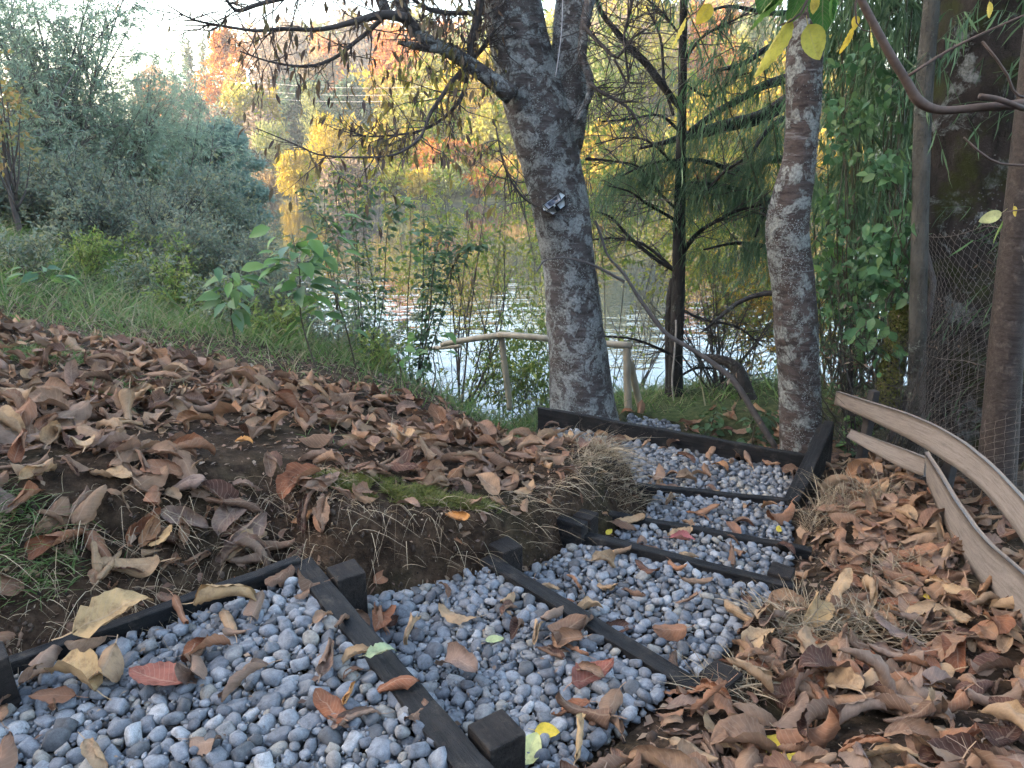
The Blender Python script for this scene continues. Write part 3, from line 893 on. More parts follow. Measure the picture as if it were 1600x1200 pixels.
for i in np.where(single)[0]:
    x, y = AL['p'][i][:2]
    tone = TONES[rng.integers(0, len(TONES))]; pi = AL['w'][i]
    if AL['g'][i]:
        w = GW[int(np.argmin([poly_sd(np.array([x]), np.array([y]), p)[0] for _, p in TREADS]))]
    else:
        w = ZONES[int(np.argmin((zx_ - x) ** 2 + (zy_ - y) ** 2))][2]
    lab = FORMS[pi % 6] + ' ' + tone[0] + ' leaf lying ' + w
    o = leaf_obj(leaf_mesh('leaf', pi, tone[1]), AL['R'][i], AL['p'][i], AL['L'][i], lab, 'dry leaves lying ' + w)
rest = ~single
n = 5000
fx, fy = rng.uniform(-4.5, 2.4, n), rng.uniform(.9, 5.4, n)
k = (in_steps(fx, fy)[0] > -.0) & (rng.random(n) < .25 + .5 * litter_density(fx, fy)) & (fy < 5.0); fx, fy = fx[k], fy[k]
fL = np.clip(rng.lognormal(-2.75, .35, len(fx)), .03, .11)
Rf, wf_, pf_ = leaf_transforms(fx, fy, terrain(fx, fy), fL, .3, .95, 9)
far_ = rest & (ad_ > 3.4); nr_ = rest & ~far_
mb = scatter_mesh(LP, AL['w'][nr_], AL['p'][nr_], AL['R'][nr_], AL['L'][nr_])
for (w_, p_, R_, L_) in ((AL['w'][far_], AL['p'][far_], AL['R'][far_], AL['L'][far_]), (wf_, pf_, Rf, fL)):
    sm_ = scatter_mesh(LPS, w_, p_, R_, L_).arrays(); mb.add(*sm_)
lit = mb.obj('leaf_litter', m_leaf_i); tag(lit, 'brown leaf litter spread over both banks and the steps', 'leaf litter', kind='stuff')

# leaves that stand out
SPECIAL = [  # px, py, level/None, L, material, kind, proto, rz, tilt, label
    (828, 1172, .01, .13, m_leaf_pale, 'flat', 0, 1.2, .15, 'pale yellow rounded leaf at the bottom of the gravel by the black post'),
    (855, 1146, .015, .08, m_leaf_yel, 'flat', 1, -.3, .3, 'small bright yellow leaf resting above the pale yellow leaf'),
    (1222, 1176, None, .15, m_leaf_yel, 'flat', 2, -.9, .25, 'large yellow leaf with brown spots in the litter at the bottom'),
    (1170, 1032, None, .09, m_leaf_yel, 'flat', 3, .2, .2, 'narrow yellow leaf lying on dry straw beside the second riser'),
    (1454, 933, None, .06, m_leaf_yel, 'flat', 4, -.1, .2, 'small lemon yellow leaf in the litter near the lower plank'),
    (1217, 828, -.27, .06, m_leaf_yel, 'flat', 5, 1.2, .3, 'small yellow leaf on gravel beside the dry grass tuft'),
    (952, 832, -.18, .055, m_leaf_yel, 'flat', 0, .9, .3, 'tiny yellow leaf on gravel at the end of the third riser'),
    (1066, 843, -.17, .13, m_leaf_pink, 'leaf', 0, -.3, .1, 'pinkish red leaf on the fourth gravel step'),
    (244, 1060, .17, .19, m_leaf_red, 'flat', 1, 2.9, .12, 'reddish brown ribbed leaf on the nearest gravel'),
    (180, 972, .20, .26, m_leaf_tan, 'leaf', 2, .7, .35, 'big tan leaf with a yellow edge lying over the edging board'),
    (352, 942, .19, .22, m_leaf_tan, 'leaf', 1, .1, .1, 'long pale tan rolled leaf along the edging board'),
    (255, 850, None, .19, m_leaf_tan, 'flat', 4, -1.0, .55, 'tan ribbed leaf hanging over the edge of the cut bank'),
    (120, 1070, .17, .20, m_leaf_tan, 'leaf', 8, 2.7, .3, 'folded tan leaf at the edge of the nearest gravel'),
    (1275, 965, None, .20, m_leaf_tan, 'leaf', 14, 1.0, .4, 'broad light brown leaf propped up on the straw near the plank fence'),
    (596, 1022, .20, .10, m_leaf_green, 'leaf', 2, .3, .1, 'faded pale green leaf draped over the nearest timber riser'),
    (773, 1000, .01, .07, m_leaf_green, 'flat', 3, .1, .1, 'small grey-green leaf on gravel between the first two risers'),
    (884, 984, .01, .075, m_leaf_green, 'flat', 2, -.2, .1, 'pale green leaf lying beside the second timber riser'),
    (512, 1030, .18, .17, m_leaf_o, 'leaf', 21, 1.6, .15, 'crumpled brown leaf with upright stalk in the middle of the nearest gravel'),
    (545, 1088, .17, .10, m_leaf_orange, 'leaf', 3, 1.4, .2, 'light orange curled leaf on the nearest gravel'),
    (925, 1060, .01, .19, m_leaf_red, 'leaf', 10, .6, .15, 'dark reddish crumpled leaf on gravel beside the second riser'),
    (905, 1160, .02, .17, m_leaf_tan, 'leaf', 27, 1.4, .3, 'folded tan leaf standing on the gravel at the bottom edge'),
    (382, 692, None, .10, m_leaf_orange, 'leaf', 2, -.3, .1, 'golden orange leaf on the bare soil patch of the bank'),
    (716, 812, None, .17, m_leaf_orange, 'leaf', 13, -.8, .4, 'orange brown rolled leaf hanging off the mossy bank edge'),
]
for (px, py, lv, L, mat, kd, pi, rz, tl, lab) in SPECIAL:
    if lv is None:
        z = 0.0
        for _ in range(12):
            p = P(px, py, Z=z); z = .5 * z + .5 * float(terrain(np.array([p[0]]), np.array([p[1]]))[0])
        z += .03
    else: z = lv
    p = P(px, py, Z=z)
    R = rotmat(np.array(tl), np.array(-tl * .5), np.array(rz))
    co = (LPF if kd == 'flat' else LP)[pi][0]
    zmin = (co @ R.T)[:, 2].min()
    p = p + np.array([0, 0, max(0, -zmin * L * .8)])
    leaf_obj(leaf_mesh(kd, pi, mat), R, p, L, lab, None)

# crumbs: broken bits of leaf, twigs, straw on the soil
n = 20000
x, y = rng.uniform(-4.0, 2.4, n), rng.uniform(.9, 5.6, n)
d, _ = in_steps(x, y)
k = (d > .0); x, y = x[k], y[k]; n = len(x)
pos = np.stack([x, y, terrain(x, y) + .004], -1)
L = np.clip(rng.lognormal(-3.9, .55, n), .006, .06)
V, F = leaf_faces(pos, unit(np.stack([rng.normal(size=n), rng.normal(size=n), rng.normal(0, .3, n)], -1)), unit(rng.normal(size=(n, 3)) * .5 + [0, 0, 1]), L, L * rng.uniform(.2, .7, n), 'kite', .1)
n = 1500
x3, y3 = rng.uniform(-1.5, 2.0, n), rng.uniform(1.0, 5.4, n); d3, l3 = in_steps(x3, y3); k = (d3 < -.03) & (noise(x3 * 5, y3 * 5, seed=88, octaves=2) > -.1); x3, y3, l3 = x3[k], y3[k], l3[k]; n = len(x3); L3 = rng.uniform(.008, .03, n)
V3, F3 = leaf_faces(np.stack([x3, y3, l3 + .008], -1), unit(np.stack([rng.normal(size=n), rng.normal(size=n), rng.normal(0, .2, n)], -1)), unit(rng.normal(size=(n, 3)) * .4 + [0, 0, 1]), L3, L3 * rng.uniform(.2, .7, n), 'kite', .1)
F = [np.concatenate([F[0], F3[0] + len(V)])]; V = np.vstack([V, V3])
m_crumb = leaf_mat('leaf_crumbs', [(.06, .035, .025), (.16, .09, .06), (.25, .17, .11), (.10, .055, .04), (.3, .22, .15)], .1)
cr = solid('leaf_crumbs', V, F, m_crumb, smooth=False); tag(cr, 'broken bits of leaf and bark strewn on the soil', 'debris', kind='stuff')

# ------------------------------------------------------------------ grass, moss, straw
def blades(x, y, z, H, W, lean=.5, seed=0, droop=.5, nseg=4, dirs=None):
    r = np.random.default_rng(seed); n = len(x)
    a = r.uniform(0, 6.283, n)
    h = np.stack([np.cos(a), np.sin(a), np.zeros(n)], -1)
    if dirs is not None: h = unit(h * .5 + dirs)
    l = np.abs(r.normal(lean, lean * .5, n))
    up = unit(np.stack([h[:, 0] * l, h[:, 1] * l, np.ones(n)], -1))
    side = unit(np.cross(up, r.normal(size=(n, 3))))
    s = np.linspace(0, 1, nseg)
    base = np.stack([x, y, z], -1)
    dr = droop * r.uniform(.3, 1.4, n)
    C = base[:, None] + H[:, None, None] * (up[:, None] * s[None, :, None] + (h * dr[:, None])[:, None] * (s ** 2)[None, :, None] - np.array([0, 0, 1]) * (dr[:, None, None] * .55) * (s ** 2.4)[None, :, None])
    w = W[:, None] * (1 - s ** 1.6)[None] + .0004
    Lf = C + side[:, None] * w[..., None]; Rt = C - side[:, None] * w[..., None]
    V = np.stack([Lf, Rt], 2).reshape(-1, 3)
    b = (np.arange(n) * nseg * 2)[:, None]
    F = []
    for k in range(nseg - 1): F.append(b + [[2 * k, 2 * k + 1, 2 * k + 3, 2 * k + 2]])
    return V, F
m_grass = leaf_mat('meadow_grass', [(.05, .10, .025), (.10, .18, .045), (.16, .23, .075), (.07, .13, .035), (.20, .24, .10), (.26, .23, .13)], .4)
m_straw = leaf_mat('dry_straw', [(.17, .125, .075), (.30, .23, .15), (.38, .31, .21), (.22, .16, .10), (.13, .09, .055)], .2)
m_moss = leaf_mat('moss', [(.06, .07, .014), (.11, .125, .022), (.16, .16, .035), (.17, .13, .06)], .25)
mb = MB()
n = 90000
x, y = rng.uniform(-9, 3.2, n), rng.uniform(2.2, 12, n)
pp = proj(np.stack([x, y, terrain(x, y)], -1))
lim = np.interp(x, [-6, -3.4, -1.4, -.4, .3], [5.1, 4.7, 4.35, 4.6, 5.1]) + .3 * noise(x * 1.5, y * 1.5, seed=77, octaves=2) + .5 * (x > .2) + .6 * (x > 1)
dens = sstep(lim - .15, lim + .45, y) * (.35 + .65 * sstep(-.2, .3, noise(x * 1.1, y * 1.1, seed=78, octaves=2)))
clump = sstep(.35, .6, noise(x * 2.2, y * 2.2, seed=79, octaves=2)) * (x < -.2) * .5
dens = np.maximum(dens, clump) * (in_steps(x, y)[0] > .12) * (near_shore(x) - y > .3) * (pp[0] > -60) * np.where(x > .8, .35, 1)
k = rng.random(n) < dens
x, y = x[k], y[k]
H = rng.lognormal(-2.3, .4, len(x)) * np.where(y > 5.2, 1.5, .8); 
V, F = blades(x, y, terrain(x, y) - .01, H, H * .018 + .0012, .45, 1, .55, 3); mb.add(V, F)
gr = mb.obj('grass', m_grass)
k = rng.random(len(x)) < .16; xs2, ys2 = x[k] + rng.normal(0, .05, k.sum()), y[k] + rng.normal(0, .05, k.sum())
V, F = blades(xs2, ys2, terrain(xs2, ys2) - .01, rng.uniform(.08, .30, len(xs2)), rng.uniform(.0012, .0024, len(xs2)), .6, 2, .6); dg = solid('dead_grass', V, F, m_straw); tag(dg, 'dead pale stalks mixed into the green grass of the crest', 'dry grass', kind='stuff'); tag(gr, 'green grass along the crest of the bank and down to the lake', 'grass', kind='stuff')

def patch(cx, cy, rx, ry, n, h, w, mat, name, label, cat, lean=.5, droop=.5, seed=0, dirs=None, zoff=0, kind='stuff', group=None):
    r = np.random.default_rng(seed)
    a, q = r.uniform(0, 6.283, n), np.sqrt(r.random(n))
    x, y = cx + rx * q * np.cos(a), cy + ry * q * np.sin(a)
    k = in_steps(x, y)[0] > .03; x, y, q = x[k], y[k], q[k]; n = len(x)
    H = r.uniform(.5, 1.2, n) * h
    if cat == 'moss':
        k = (tnormal(x, y, .02)[:, 2] > .62) & (noise(x * 16, y * 16, seed=5, octaves=3) > -.12); x, y, q, H = x[k], y[k], q[k], H[k]; n = len(x)
    V, F = blades(x, y, terrain(x, y) - .005 + zoff * (1 - q ** 2), H, np.full(n, w) * r.uniform(.6, 1.3, n), lean, seed + 1, droop, dirs=dirs)
    o = solid(name, V, F, mat, loc=(cx, cy, float(terrain(np.array([cx]), np.array([cy]))[0])))
    return tag(o, label, cat, group, kind=kind)
def ground_at(px, py):
    z = 0.0
    for _ in range(25):
        p = P(px, py, Z=z); z = .6 * z + .4 * float(terrain(np.array([p[0]]), np.array([p[1]]))[0])
    return P(px, py, Z=z)
c = ground_at(590, 768); patch(c[0], c[1] + .04, .36, .11, 12000, .030, .0016, m_moss, 'moss_cushion', 'yellow green moss cushion on the lip of the cut bank', 'moss', .5, .5, 11, zoff=.02)
c = ground_at(705, 785); patch(c[0], c[1] + .03, .22, .07, 5000, .035, .0016, m_moss, 'moss_cushion', 'strip of moss and grass at the end of the cut bank', 'moss', .5, .5, 12, zoff=.015)
c = ground_at(375, 615); patch(c[0], c[1], .08, .06, 420, .08, .003, m_grass, 'grass_tuft', 'small bright green grass tuft amid the leaves on the bank', 'grass tuft', .6, .7, 13, kind='thing')
c = ground_at(60, 560); patch(c[0], c[1], .25, .12, 500, .10, .003, m_grass, 'grass_tuft', 'sparse grass tuft growing through leaves at the picture edge', 'grass tuft', .6, .7, 14, kind='thing')
c = ground_at(20, 850); patch(c[0], c[1], .20, .14, 600, .09, .002, m_grass, 'grass_tuft', 'thin green grass on the bank above the stake', 'grass tuft', .8, .8, 15, kind='thing')
# mop of dead grass hanging over the bank beside the landing
n = 4200
x = rng.uniform(0.1, .82, n); y = rng.uniform(3.6, 4.62, n)
d, _ = in_steps(x, y)
k = (d > .02) & (d < .34); x, y, d = x[k], y[k], d[k]
e = .03
nx = (in_steps(x + e, y)[0] - in_steps(x - e, y)[0]); ny = (in_steps(x, y + e)[0] - in_steps(x, y - e)[0])
V, F = blades(x, y, terrain(x, y) - .01, rng.lognormal(-2.6, .5, len(x)), rng.uniform(.0008, .0018, len(x)), 1.1, 21, .75, 5, dirs=-unit(np.stack([nx, ny, 0 * nx], -1)) * .35)
o = solid('dry_grass', V, F, m_straw, loc=(.5, 4.3, -.2)); tag(o, 'mop of dead straw hanging over the bank beside the landing', 'dry grass', kind='stuff')
# roots and straw on the cut face and along the left bank edge
n = 5600
x = rng.uniform(-1.9, .9, n); y = rng.uniform(1.8, 4.2, n); d, _ = in_steps(x, y)
k = (d > .03) & (d < np.where(x < -.7, .6, .26)) & (x < np.interp(y, [1.8, 2.4, 3, 4.2], [-.9, -.4, .2, .75])); x, y, d = x[k], y[k], d[k]
nx = (in_steps(x + e, y)[0] - in_steps(x - e, y)[0]); ny = (in_steps(x, y + e)[0] - in_steps(x, y - e)[0])
V, F = blades(x, y, terrain(x, y), rng.uniform(.04, .16, len(x)), rng.uniform(.0007, .0016, len(x)), .9, 23, 1.2, 5, dirs=-unit(np.stack([nx, ny, 0 * nx], -1)))
o = solid('straw_and_roots', V, F, m_straw, loc=(-.5, 2.7, .1)); tag(o, 'dry roots and straw hanging down the cut bank', 'roots', kind='stuff')
# straw on the right bank
for (px, py, rx, ry, n, h, lab, sd, kd) in ((1275, 815, .17, .13, 200, .15, 'upright bleached grass tuft beside the ends of the thin risers', 31, 'thing'), (1330, 790, .2, .12, 200, .22, 'sparse bleached grass stalks behind the side board', 36, 'thing'),
                                       (1150, 990, .30, .16, 420, .15, 'flattened straw lying beside the second riser post', 32, 'stuff'), (1330, 985, .34, .12, 420, .15, 'flattened straw between brown leaves near the plank fence', 33, 'stuff'),
                                       (1100, 1090, .2, .1, 220, .13, 'thin straw at the foot of the second riser', 34, 'stuff'), (1400, 900, .25, .15, 200, .13, 'scattered straw below the lower plank', 35, 'stuff')):
    c = ground_at(px, py)
    patch(c[0], c[1], rx, ry, n, h, .0018, m_straw, 'dry_grass_tuft' if kd == 'thing' else 'straw', lab, 'dry grass', .5 if kd == 'thing' else 1.4, .5, sd, zoff=0 if kd == 'thing' else .035, kind=kd)

# crumbling clods on the cut face
n = 26000
x = rng.uniform(-1.9, 1.7, n); y = rng.uniform(1.5, 5.0, n); d, _ = in_steps(x, y)
nz_ = tnormal(x, y, .03)[:, 2]
k = (d > .0) & (d < .55) & (rng.random(n) < np.where(nz_ < .85, .55, .10)); x, y = x[k], y[k]; n = len(x)
CL = pebble_protos(4, 1)
sz = np.clip(rng.lognormal(-5.1, .5, n), .0025, .02)
mb = scatter_mesh(CL, rng.integers(0, 4, n), np.stack([x, y, terrain(x, y) + sz * .2], -1), rotmat(*(rng.uniform(0, 6.283, (3, n)))), sz)
m_clod = leaf_mat('soil_clods', [(.018, .011, .008), (.04, .026, .018), (.07, .047, .033), (.03, .019, .013), (.10, .07, .05)], 0, .95)
o = mb.obj('soil_clods', m_clod, smooth=False); tag(o, 'crumbling clods of dark soil on the cut bank', 'soil', kind='stuff')
# ------------------------------------------------------------------ trunks of the near trees
m_cherry = bark_mat('lichened_cherry_bark', (.04, .031, .028), (.095, .08, .075), (.27, .275, .265), .58, True, lscale=9.0)
m_cherry2 = bark_mat('banded_cherry_bark', (.03, .021, .018), (.09, .068, .06), (.26, .265, .245), .46, True, lscale=8.0)
m_oldbark = bark_mat('old_dark_bark', (.012, .009, .008), (.035, .027, .024), (.16, .17, .17), .30, False, moss=(.028, .032, .008), lscale=3.5)
m_darkbark = bark_mat('dark_conifer_bark', (.012, .011, .011), (.030, .027, .026), (.09, .10, .095), .15, False)
m_greybark = bark_mat('smooth_grey_bark', (.045, .042, .036), (.085, .08, .068), (.16, .17, .14), .2, False)
m_twig = plain_mat('twig_bark', (.06, .05, .046), .85, .4, 20, .3, .004)
m_twig_grey = plain_mat('grey_branch_bark', (.10, .085, .078), .85, .35, 20, .3, .004)
m_branch_brown = plain_mat('brown_branch_bark', (.085, .058, .046), .8, .35, 25, .3, .004)
m_lichen = leaf_mat('lichen_flakes', [(.15, .155, .145), (.25, .26, .245), (.34, .35, .33), (.19, .20, .18)], 0, .9)

def limb(mb, spec, Y, sides=8, n=None, dY=0.0, lump=0.0, seed=0):
    """polyline given as (px, py, width px) seen at distance Y (moving dY deeper along it)"""
    pts, rad = [], []
    for i, s in enumerate(spec):
        yy = Y + dY * i / max(1, len(spec) - 1)
        p, r = PR(s[0], s[1], s[2], yy); pts.append(p); rad.append(r)
    pr = np.hstack([np.array(pts), np.array(rad)[:, None]])
    L = np.linalg.norm(np.diff(pr[:, :3], axis=0), axis=1).sum()
    k = n or max(6, int(L / .05))
    q = smooth_path(pr, k); q[:, 3] = np.maximum(q[:, 3], .0015)
    V, Q = tubes(q[None, :, :3], q[None, :, 3], sides)
    if lump:
        c = np.repeat(q[:, :3], sides, 0); dv = V - c
        V = c + dv * (1 + lump * noise(V[:, 0] * 5, V[:, 1] * 5, V[:, 2] * 3, seed=seed, octaves=3))[:, None]
    e = [np.arange(sides)[::-1].reshape(1, -1), (np.arange(sides) + (k - 1) * sides).reshape(1, -1)]
    if mb is not None: mb.add(V, [Q] + e)
    return q, V

def flakes(mb, q, n, size, amt, seed, freq=5.0, arc=(0, 6.283)):
    """lichen: little crusts standing off the bark"""
    r = np.random.default_rng(seed)
    i = r.uniform(0, len(q) - 1.001, n); a = r.uniform(arc[0], arc[1], n)
    i0 = i.astype(int); f = (i - i0)[:, None]
    c = q[i0] * (1 - f) + q[i0 + 1] * f
    T = unit(q[np.minimum(i0 + 1, len(q) - 1), :3] - q[i0, :3])
    A = unit(np.cross(T, [0.3, 1, .1])); B = np.cross(T, A)
    nr = A * np.cos(a)[:, None] + B * np.sin(a)[:, None]
    p = c[:, :3] + nr * c[:, 3:4]
    mask = noise(p[:, 0] * freq, p[:, 1] * freq, p[:, 2] * freq, seed=seed, octaves=4) > amt
    p, nr, T = p[mask], nr[mask], T[mask]; m = len(p)
    d = unit(np.cross(nr, r.normal(size=(m, 3))) + nr * r.uniform(.1, .9, m)[:, None])
    L = r.uniform(.5, 1.3, m) * size
    V, F = leaf_faces(p - nr * .002, d, nr, L, L * r.uniform(.6, 1.0, m), 'kite', .2)
    mb.add(V, F)

def twigs_on(q, n, L, r0, seed, spread=1.0, up=0.1, npt=5, lo=.15, curve=.5):
    """random side twigs off a limb; returns (m,n,3) points, radii"""
    r = np.random.default_rng(seed)
    i = (r.uniform(lo, .98, n) * (len(q) - 1)).astype(int)
    b = q[i, :3]; T = unit(np.gradient(q[:, :3], axis=0))[i]
    d = unit(T * r.uniform(.2, 1.0, n)[:, None] + rand_unit(n, r) * spread + [0, 0, up])
    bend = rand_unit(n, r) * curve
    Ln = L * r.uniform(.35, 1.2, n)
    s = np.linspace(0, 1, npt)
    pts = b[:, None] + Ln[:, None, None] * (d[:, None] * s[None, :, None] + bend[:, None] * (s ** 2)[None, :, None] * .5)
    pts[:, 1:-1] += r.normal(0, .02, (n, npt - 2, 3)) * Ln[:, None, None]
    rad = np.minimum(r0, q[i, 3] * .7)[:, None] * (1 - .75 * s)[None]
    return pts, np.maximum(rad, .0011)

def sub_twigs(pts, rad, per, L, seed, spread=.9, up=0.0, npt=4):
    r = np.random.default_rng(seed)
    m, n, _ = pts.shape
    k = m * per
    w = np.repeat(np.arange(m), per); f = r.uniform(.2, .98, k) * (n - 1); i = f.astype(int); t = (f - i)[:, None]
    i1 = np.minimum(i + 1, n - 1)
    b = pts[w, i] * (1 - t) + pts[w, i1] * t
    T = unit(pts[w, i1] - pts[w, np.maximum(i1 - 1, 0)])
    d = unit(T * .7 + rand_unit(k, r) * spread + [0, 0, up]); Ln = L * r.uniform(.35, 1.15, k)
    s = np.linspace(0, 1, npt)
    bend = rand_unit(k, r) * .35
    P_ = b[:, None] + Ln[:, None, None] * (d[:, None] * s[None, :, None] + bend[:, None] * (s ** 2)[None, :, None] * .5)
    R_ = np.maximum(rad[w, i][:, None] * .6 * (1 - .7 * s)[None], .0009)
    return P_, R_

def leaves_on(pts, per, L, W, seed, droop=.6, kind='kite', jit=.5, lo=.2, fold=.2):
    r = np.random.default_rng(seed)
    m, n, _ = pts.shape; k = m * per
    w = np.repeat(np.arange(m), per); f = r.uniform(lo, 1, k) * (n - 1.001); i = f.astype(int); t = (f - i)[:, None]
    b = pts[w, i] * (1 - t) + pts[w, i + 1] * t
    T = unit(pts[w, i + 1] - pts[w, i])
    d = unit(T * .5 + rand_unit(k, r) * jit + [0, 0, -droop])
    LL = L * r.uniform(.55, 1.25, k)
    return leaf_faces(b, d, rand_unit(k, r) * .8 + [0, 0, .6], LL, LL * W, kind, fold)

# --- the big forked cherry
YT = 5.73
main_spec = [(917, 690, 118), (913, 655, 106), (909, 620, 98), (904, 560, 91), (896, 480, 86), (887, 400, 84), (877, 330, 88), (862, 260, 93), (846, 195, 102), (828, 130, 98), (812, 70, 93), (799, 10, 92), (786, -70, 86), (768, -220, 76), (745, -480, 60), (730, -800, 40)]
fork_spec = [(880, 262, 42), (884, 215, 56), (888, 165, 58), (888, 115, 54), (891, 60, 56), (897, 0, 58), (905, -110, 52), (925, -320, 42), (940, -600, 28)]
base = P(912, 655, YT)
tree = thing('cherry_tree', base, 'thick forked cherry trunk covered in grey lichen behind the landing board', 'tree')
mb = MB()
qm, _ = limb(mb, main_spec, YT, 36, 150, lump=.10, seed=3)
qf, _ = limb(mb, fork_spec, YT + .02, 28, 90, lump=.10, seed=4)
tr = mb.obj('trunk', m_cherry, tree)
mb = MB(); flakes(mb, qm, 44000, .0095, -.08, 7, 4.2); flakes(mb, qf, 20000, .009, -.05, 8, 4.2)
o = mb.obj('lichen', m_lichen, tr, smooth=False); o['kind'] = 'stuff'
BR = [  # branches of the cherry
    ([(800, 150, 32), (763, 121, 26), (724, 94, 23), (694, 76, 21), (666, 62, 21), (643, 40, 20), (629, 16, 20), (622, -40, 17), (610, -120, 12)], 5.5, -.3, 12),
    ([(690, 76, 16), (664, 74, 13), (640, 70, 10), (622, 66, 6)], 5.35, -.1, 8),
    ([(640, 30, 16), (612, 24, 15), (590, 24, 13), (560, 32, 10), (500, 46, 7), (440, 45, 6), (400, 48, 5), (345, 40, 4), (300, 30, 3), (262, 8, 2)], 5.2, -.6, 8),
    ([(600, 25, 9), (580, 45, 8), (552, 68, 7), (520, 92, 6), (478, 104, 5), (420, 96, 3), (375, 80, 2.5)], 5.2, -.3, 6),
    ([(560, -30, 9), (500, -15, 8), (440, -2, 8), (400, 8, 7), (372, 17, 6), (355, 2, 4), (340, -20, 2)], 5.0, -.2, 7),
    ([(604, 22, 18), (592, -10, 18), (575, -60, 16)], 5.2, 0, 10),
    ([(727, 106, 9), (708, 126, 8), (692, 148, 7), (672, 178, 6), (662, 205, 5), (650, 222, 4.5), (615, 242, 4), (560, 246, 3.5), (500, 242, 3), (460, 225, 2.5), (400, 200, 2)], 5.4, -.6, 6),
    ([(731, 112, 8), (724, 145, 7), (706, 172, 6), (676, 196, 5), (640, 208, 4), (590, 213, 3), (545, 212, 2)], 5.5, -.3, 6),
    ([(736, 92, 12), (735, 70, 12), (741, 45, 12), (748, 15, 14), (756, -40, 14)], 5.5, 0, 8),
    ([(738, 92, 8), (752, 78, 8), (764, 60, 7), (780, 35, 6)], 5.6, 0, 6),
    ([(735, 20, 8), (700, 20, 8), (668, 14, 7), (640, -5, 5)], 5.5, -.2, 6),
    ([(925, -10, 18), (917, 20, 17), (912, 55, 15), (909, 90, 14), (921, 120, 13), (921, 150, 11), (908, 175, 9), (898, 195, 6)], 5.5, -.1, 10),
    ([(922, 130, 7), (940, 145, 6), (970, 160, 5), (990, 178, 4), (1001, 200, 3)], 5.4, -.1, 5),
    ([(912, 40, 8), (925, 55, 7), (945, 75, 6), (965, 90, 5), (985, 62, 4), (1010, 45, 3)], 5.4, -.2, 5),
    ([(960, 92, 4), (982, 130, 4), (975, 60, 4), (986, 10, 6), (992, -40, 7)], 5.4, -.2, 5),
    ([(775, 200, 3), (788, 260, 3), (810, 300, 4), (830, 318, 5)], 5.5, .0, 5),
]
twp, twr = [], []
for bi, (spec, Yb, dY, sd) in enumerate(BR):
    mb = MB(); q, _ = limb(mb, spec, Yb, sd, dY=dY, lump=.06, seed=bi + 20)
    mb.obj('branch', m_cherry if bi in (0, 1, 5, 11) else m_twig, tree)
    big = bi not in (1, 5)
    p_, r_ = twigs_on(q, 28 if big else 6, .42, .0045, 40 + bi, 1.0, -.05, 5); twp.append(p_); twr.append(r_)
twp, twr = np.concatenate(twp), np.concatenate(twr)
sp_, sr_ = sub_twigs(twp, twr, 3, .22, 60)
mb = MB(); mb.add(*tubes(twp, twr, 4)); mb.add(*tubes(sp_, sr_, 3))
o = mb.obj('twigs', m_twig, tree); o['kind'] = 'stuff'
leftish = np.concatenate([np.repeat(proj(twp[:, 2])[0] < 790, 1)])
m_cl = leaf_mat('hanging_dry_cherry_leaves', [(.05, .035, .03), (.10, .065, .05), (.15, .10, .06), (.07, .05, .045), (.20, .16, .06), (.12, .085, .055)], .3)
mb = MB(); lp = twp[leftish & ((proj(twp[:, 2])[0] > 430) | (np.arange(len(twp)) % 2 == 0))]; mb.add(*leaves_on(lp, 2, .066, .26, 61, 1.1, 'oval', .35))
sl_ = (proj(sp_[:, 1])[0] < 770) & (proj(sp_[:, 1])[0] > 380)
mb.add(*leaves_on(sp_[sl_], 1, .075, .32, 62, 1.1, 'oval', .35))
o = mb.obj('hanging_leaves', m_cl, tree); o['kind'] = 'stuff'
m_yl = leaf_mat('yellowing_cherry_leaves', [(.22, .20, .05), (.32, .27, .06), (.20, .13, .05), (.15, .17, .05)], .45)
cl = proj(sp_[:, 1]); sel = (cl[0] > 560) & (cl[0] < 790) & (cl[1] > 80)
mb = MB(); mb.add(*leaves_on(sp_[sel], 1, .075, .34, 63, 1.0, 'oval', .4)); o = mb.obj('yellow_leaves', m_yl, tree); o['kind'] = 'stuff'

# --- second cherry trunk at the landing corner
Y2 = 4.98
spec2 = [(1256, 770, 76), (1254, 720, 68), (1252, 680, 62), (1250, 620, 62), (1247, 560, 62), (1243, 500, 66), (1238, 440, 64), (1232, 390, 64), (1230, 350, 64), (1238, 300, 60), (1249, 250, 52), (1254, 200, 51), (1256, 150, 53), (1257, 100, 54), (1260, 40, 52), (1262, -40, 50), (1266, -200, 46), (1275, -500, 36), (1285, -900, 20)]
t2 = thing('cherry_tree', P(1252, 700, Y2), 'slender crooked cherry trunk with pale horizontal bands at the landing corner', 'tree')
mb = MB(); q2, _ = limb(mb, spec2, Y2, 28, 140, lump=.09, seed=6)
# the swelling half way up
tr2 = mb.obj('trunk', m_cherry2, t2)
mb = MB(); flakes(mb, q2, 28000, .0085, .02, 17, 3.6); o = mb.obj('lichen', m_lichen, tr2, smooth=False); o['kind'] = 'stuff'
mb = MB()
for k, sp in enumerate(([(1235, 470, 10), (1210, 458, 9), (1180, 462, 8), (1150, 475, 7), (1120, 500, 5), (1095, 520, 3)], [(1258, -60, 20), (1330, -160, 14), (1400, -300, 8)], [(1258, -100, 18), (1190, -200, 12), (1120, -330, 7)])):
    mbb = MB(); limb(mbb, sp, Y2, 7, dY=.2); mbb.obj('branch', m_darkbark, t2)

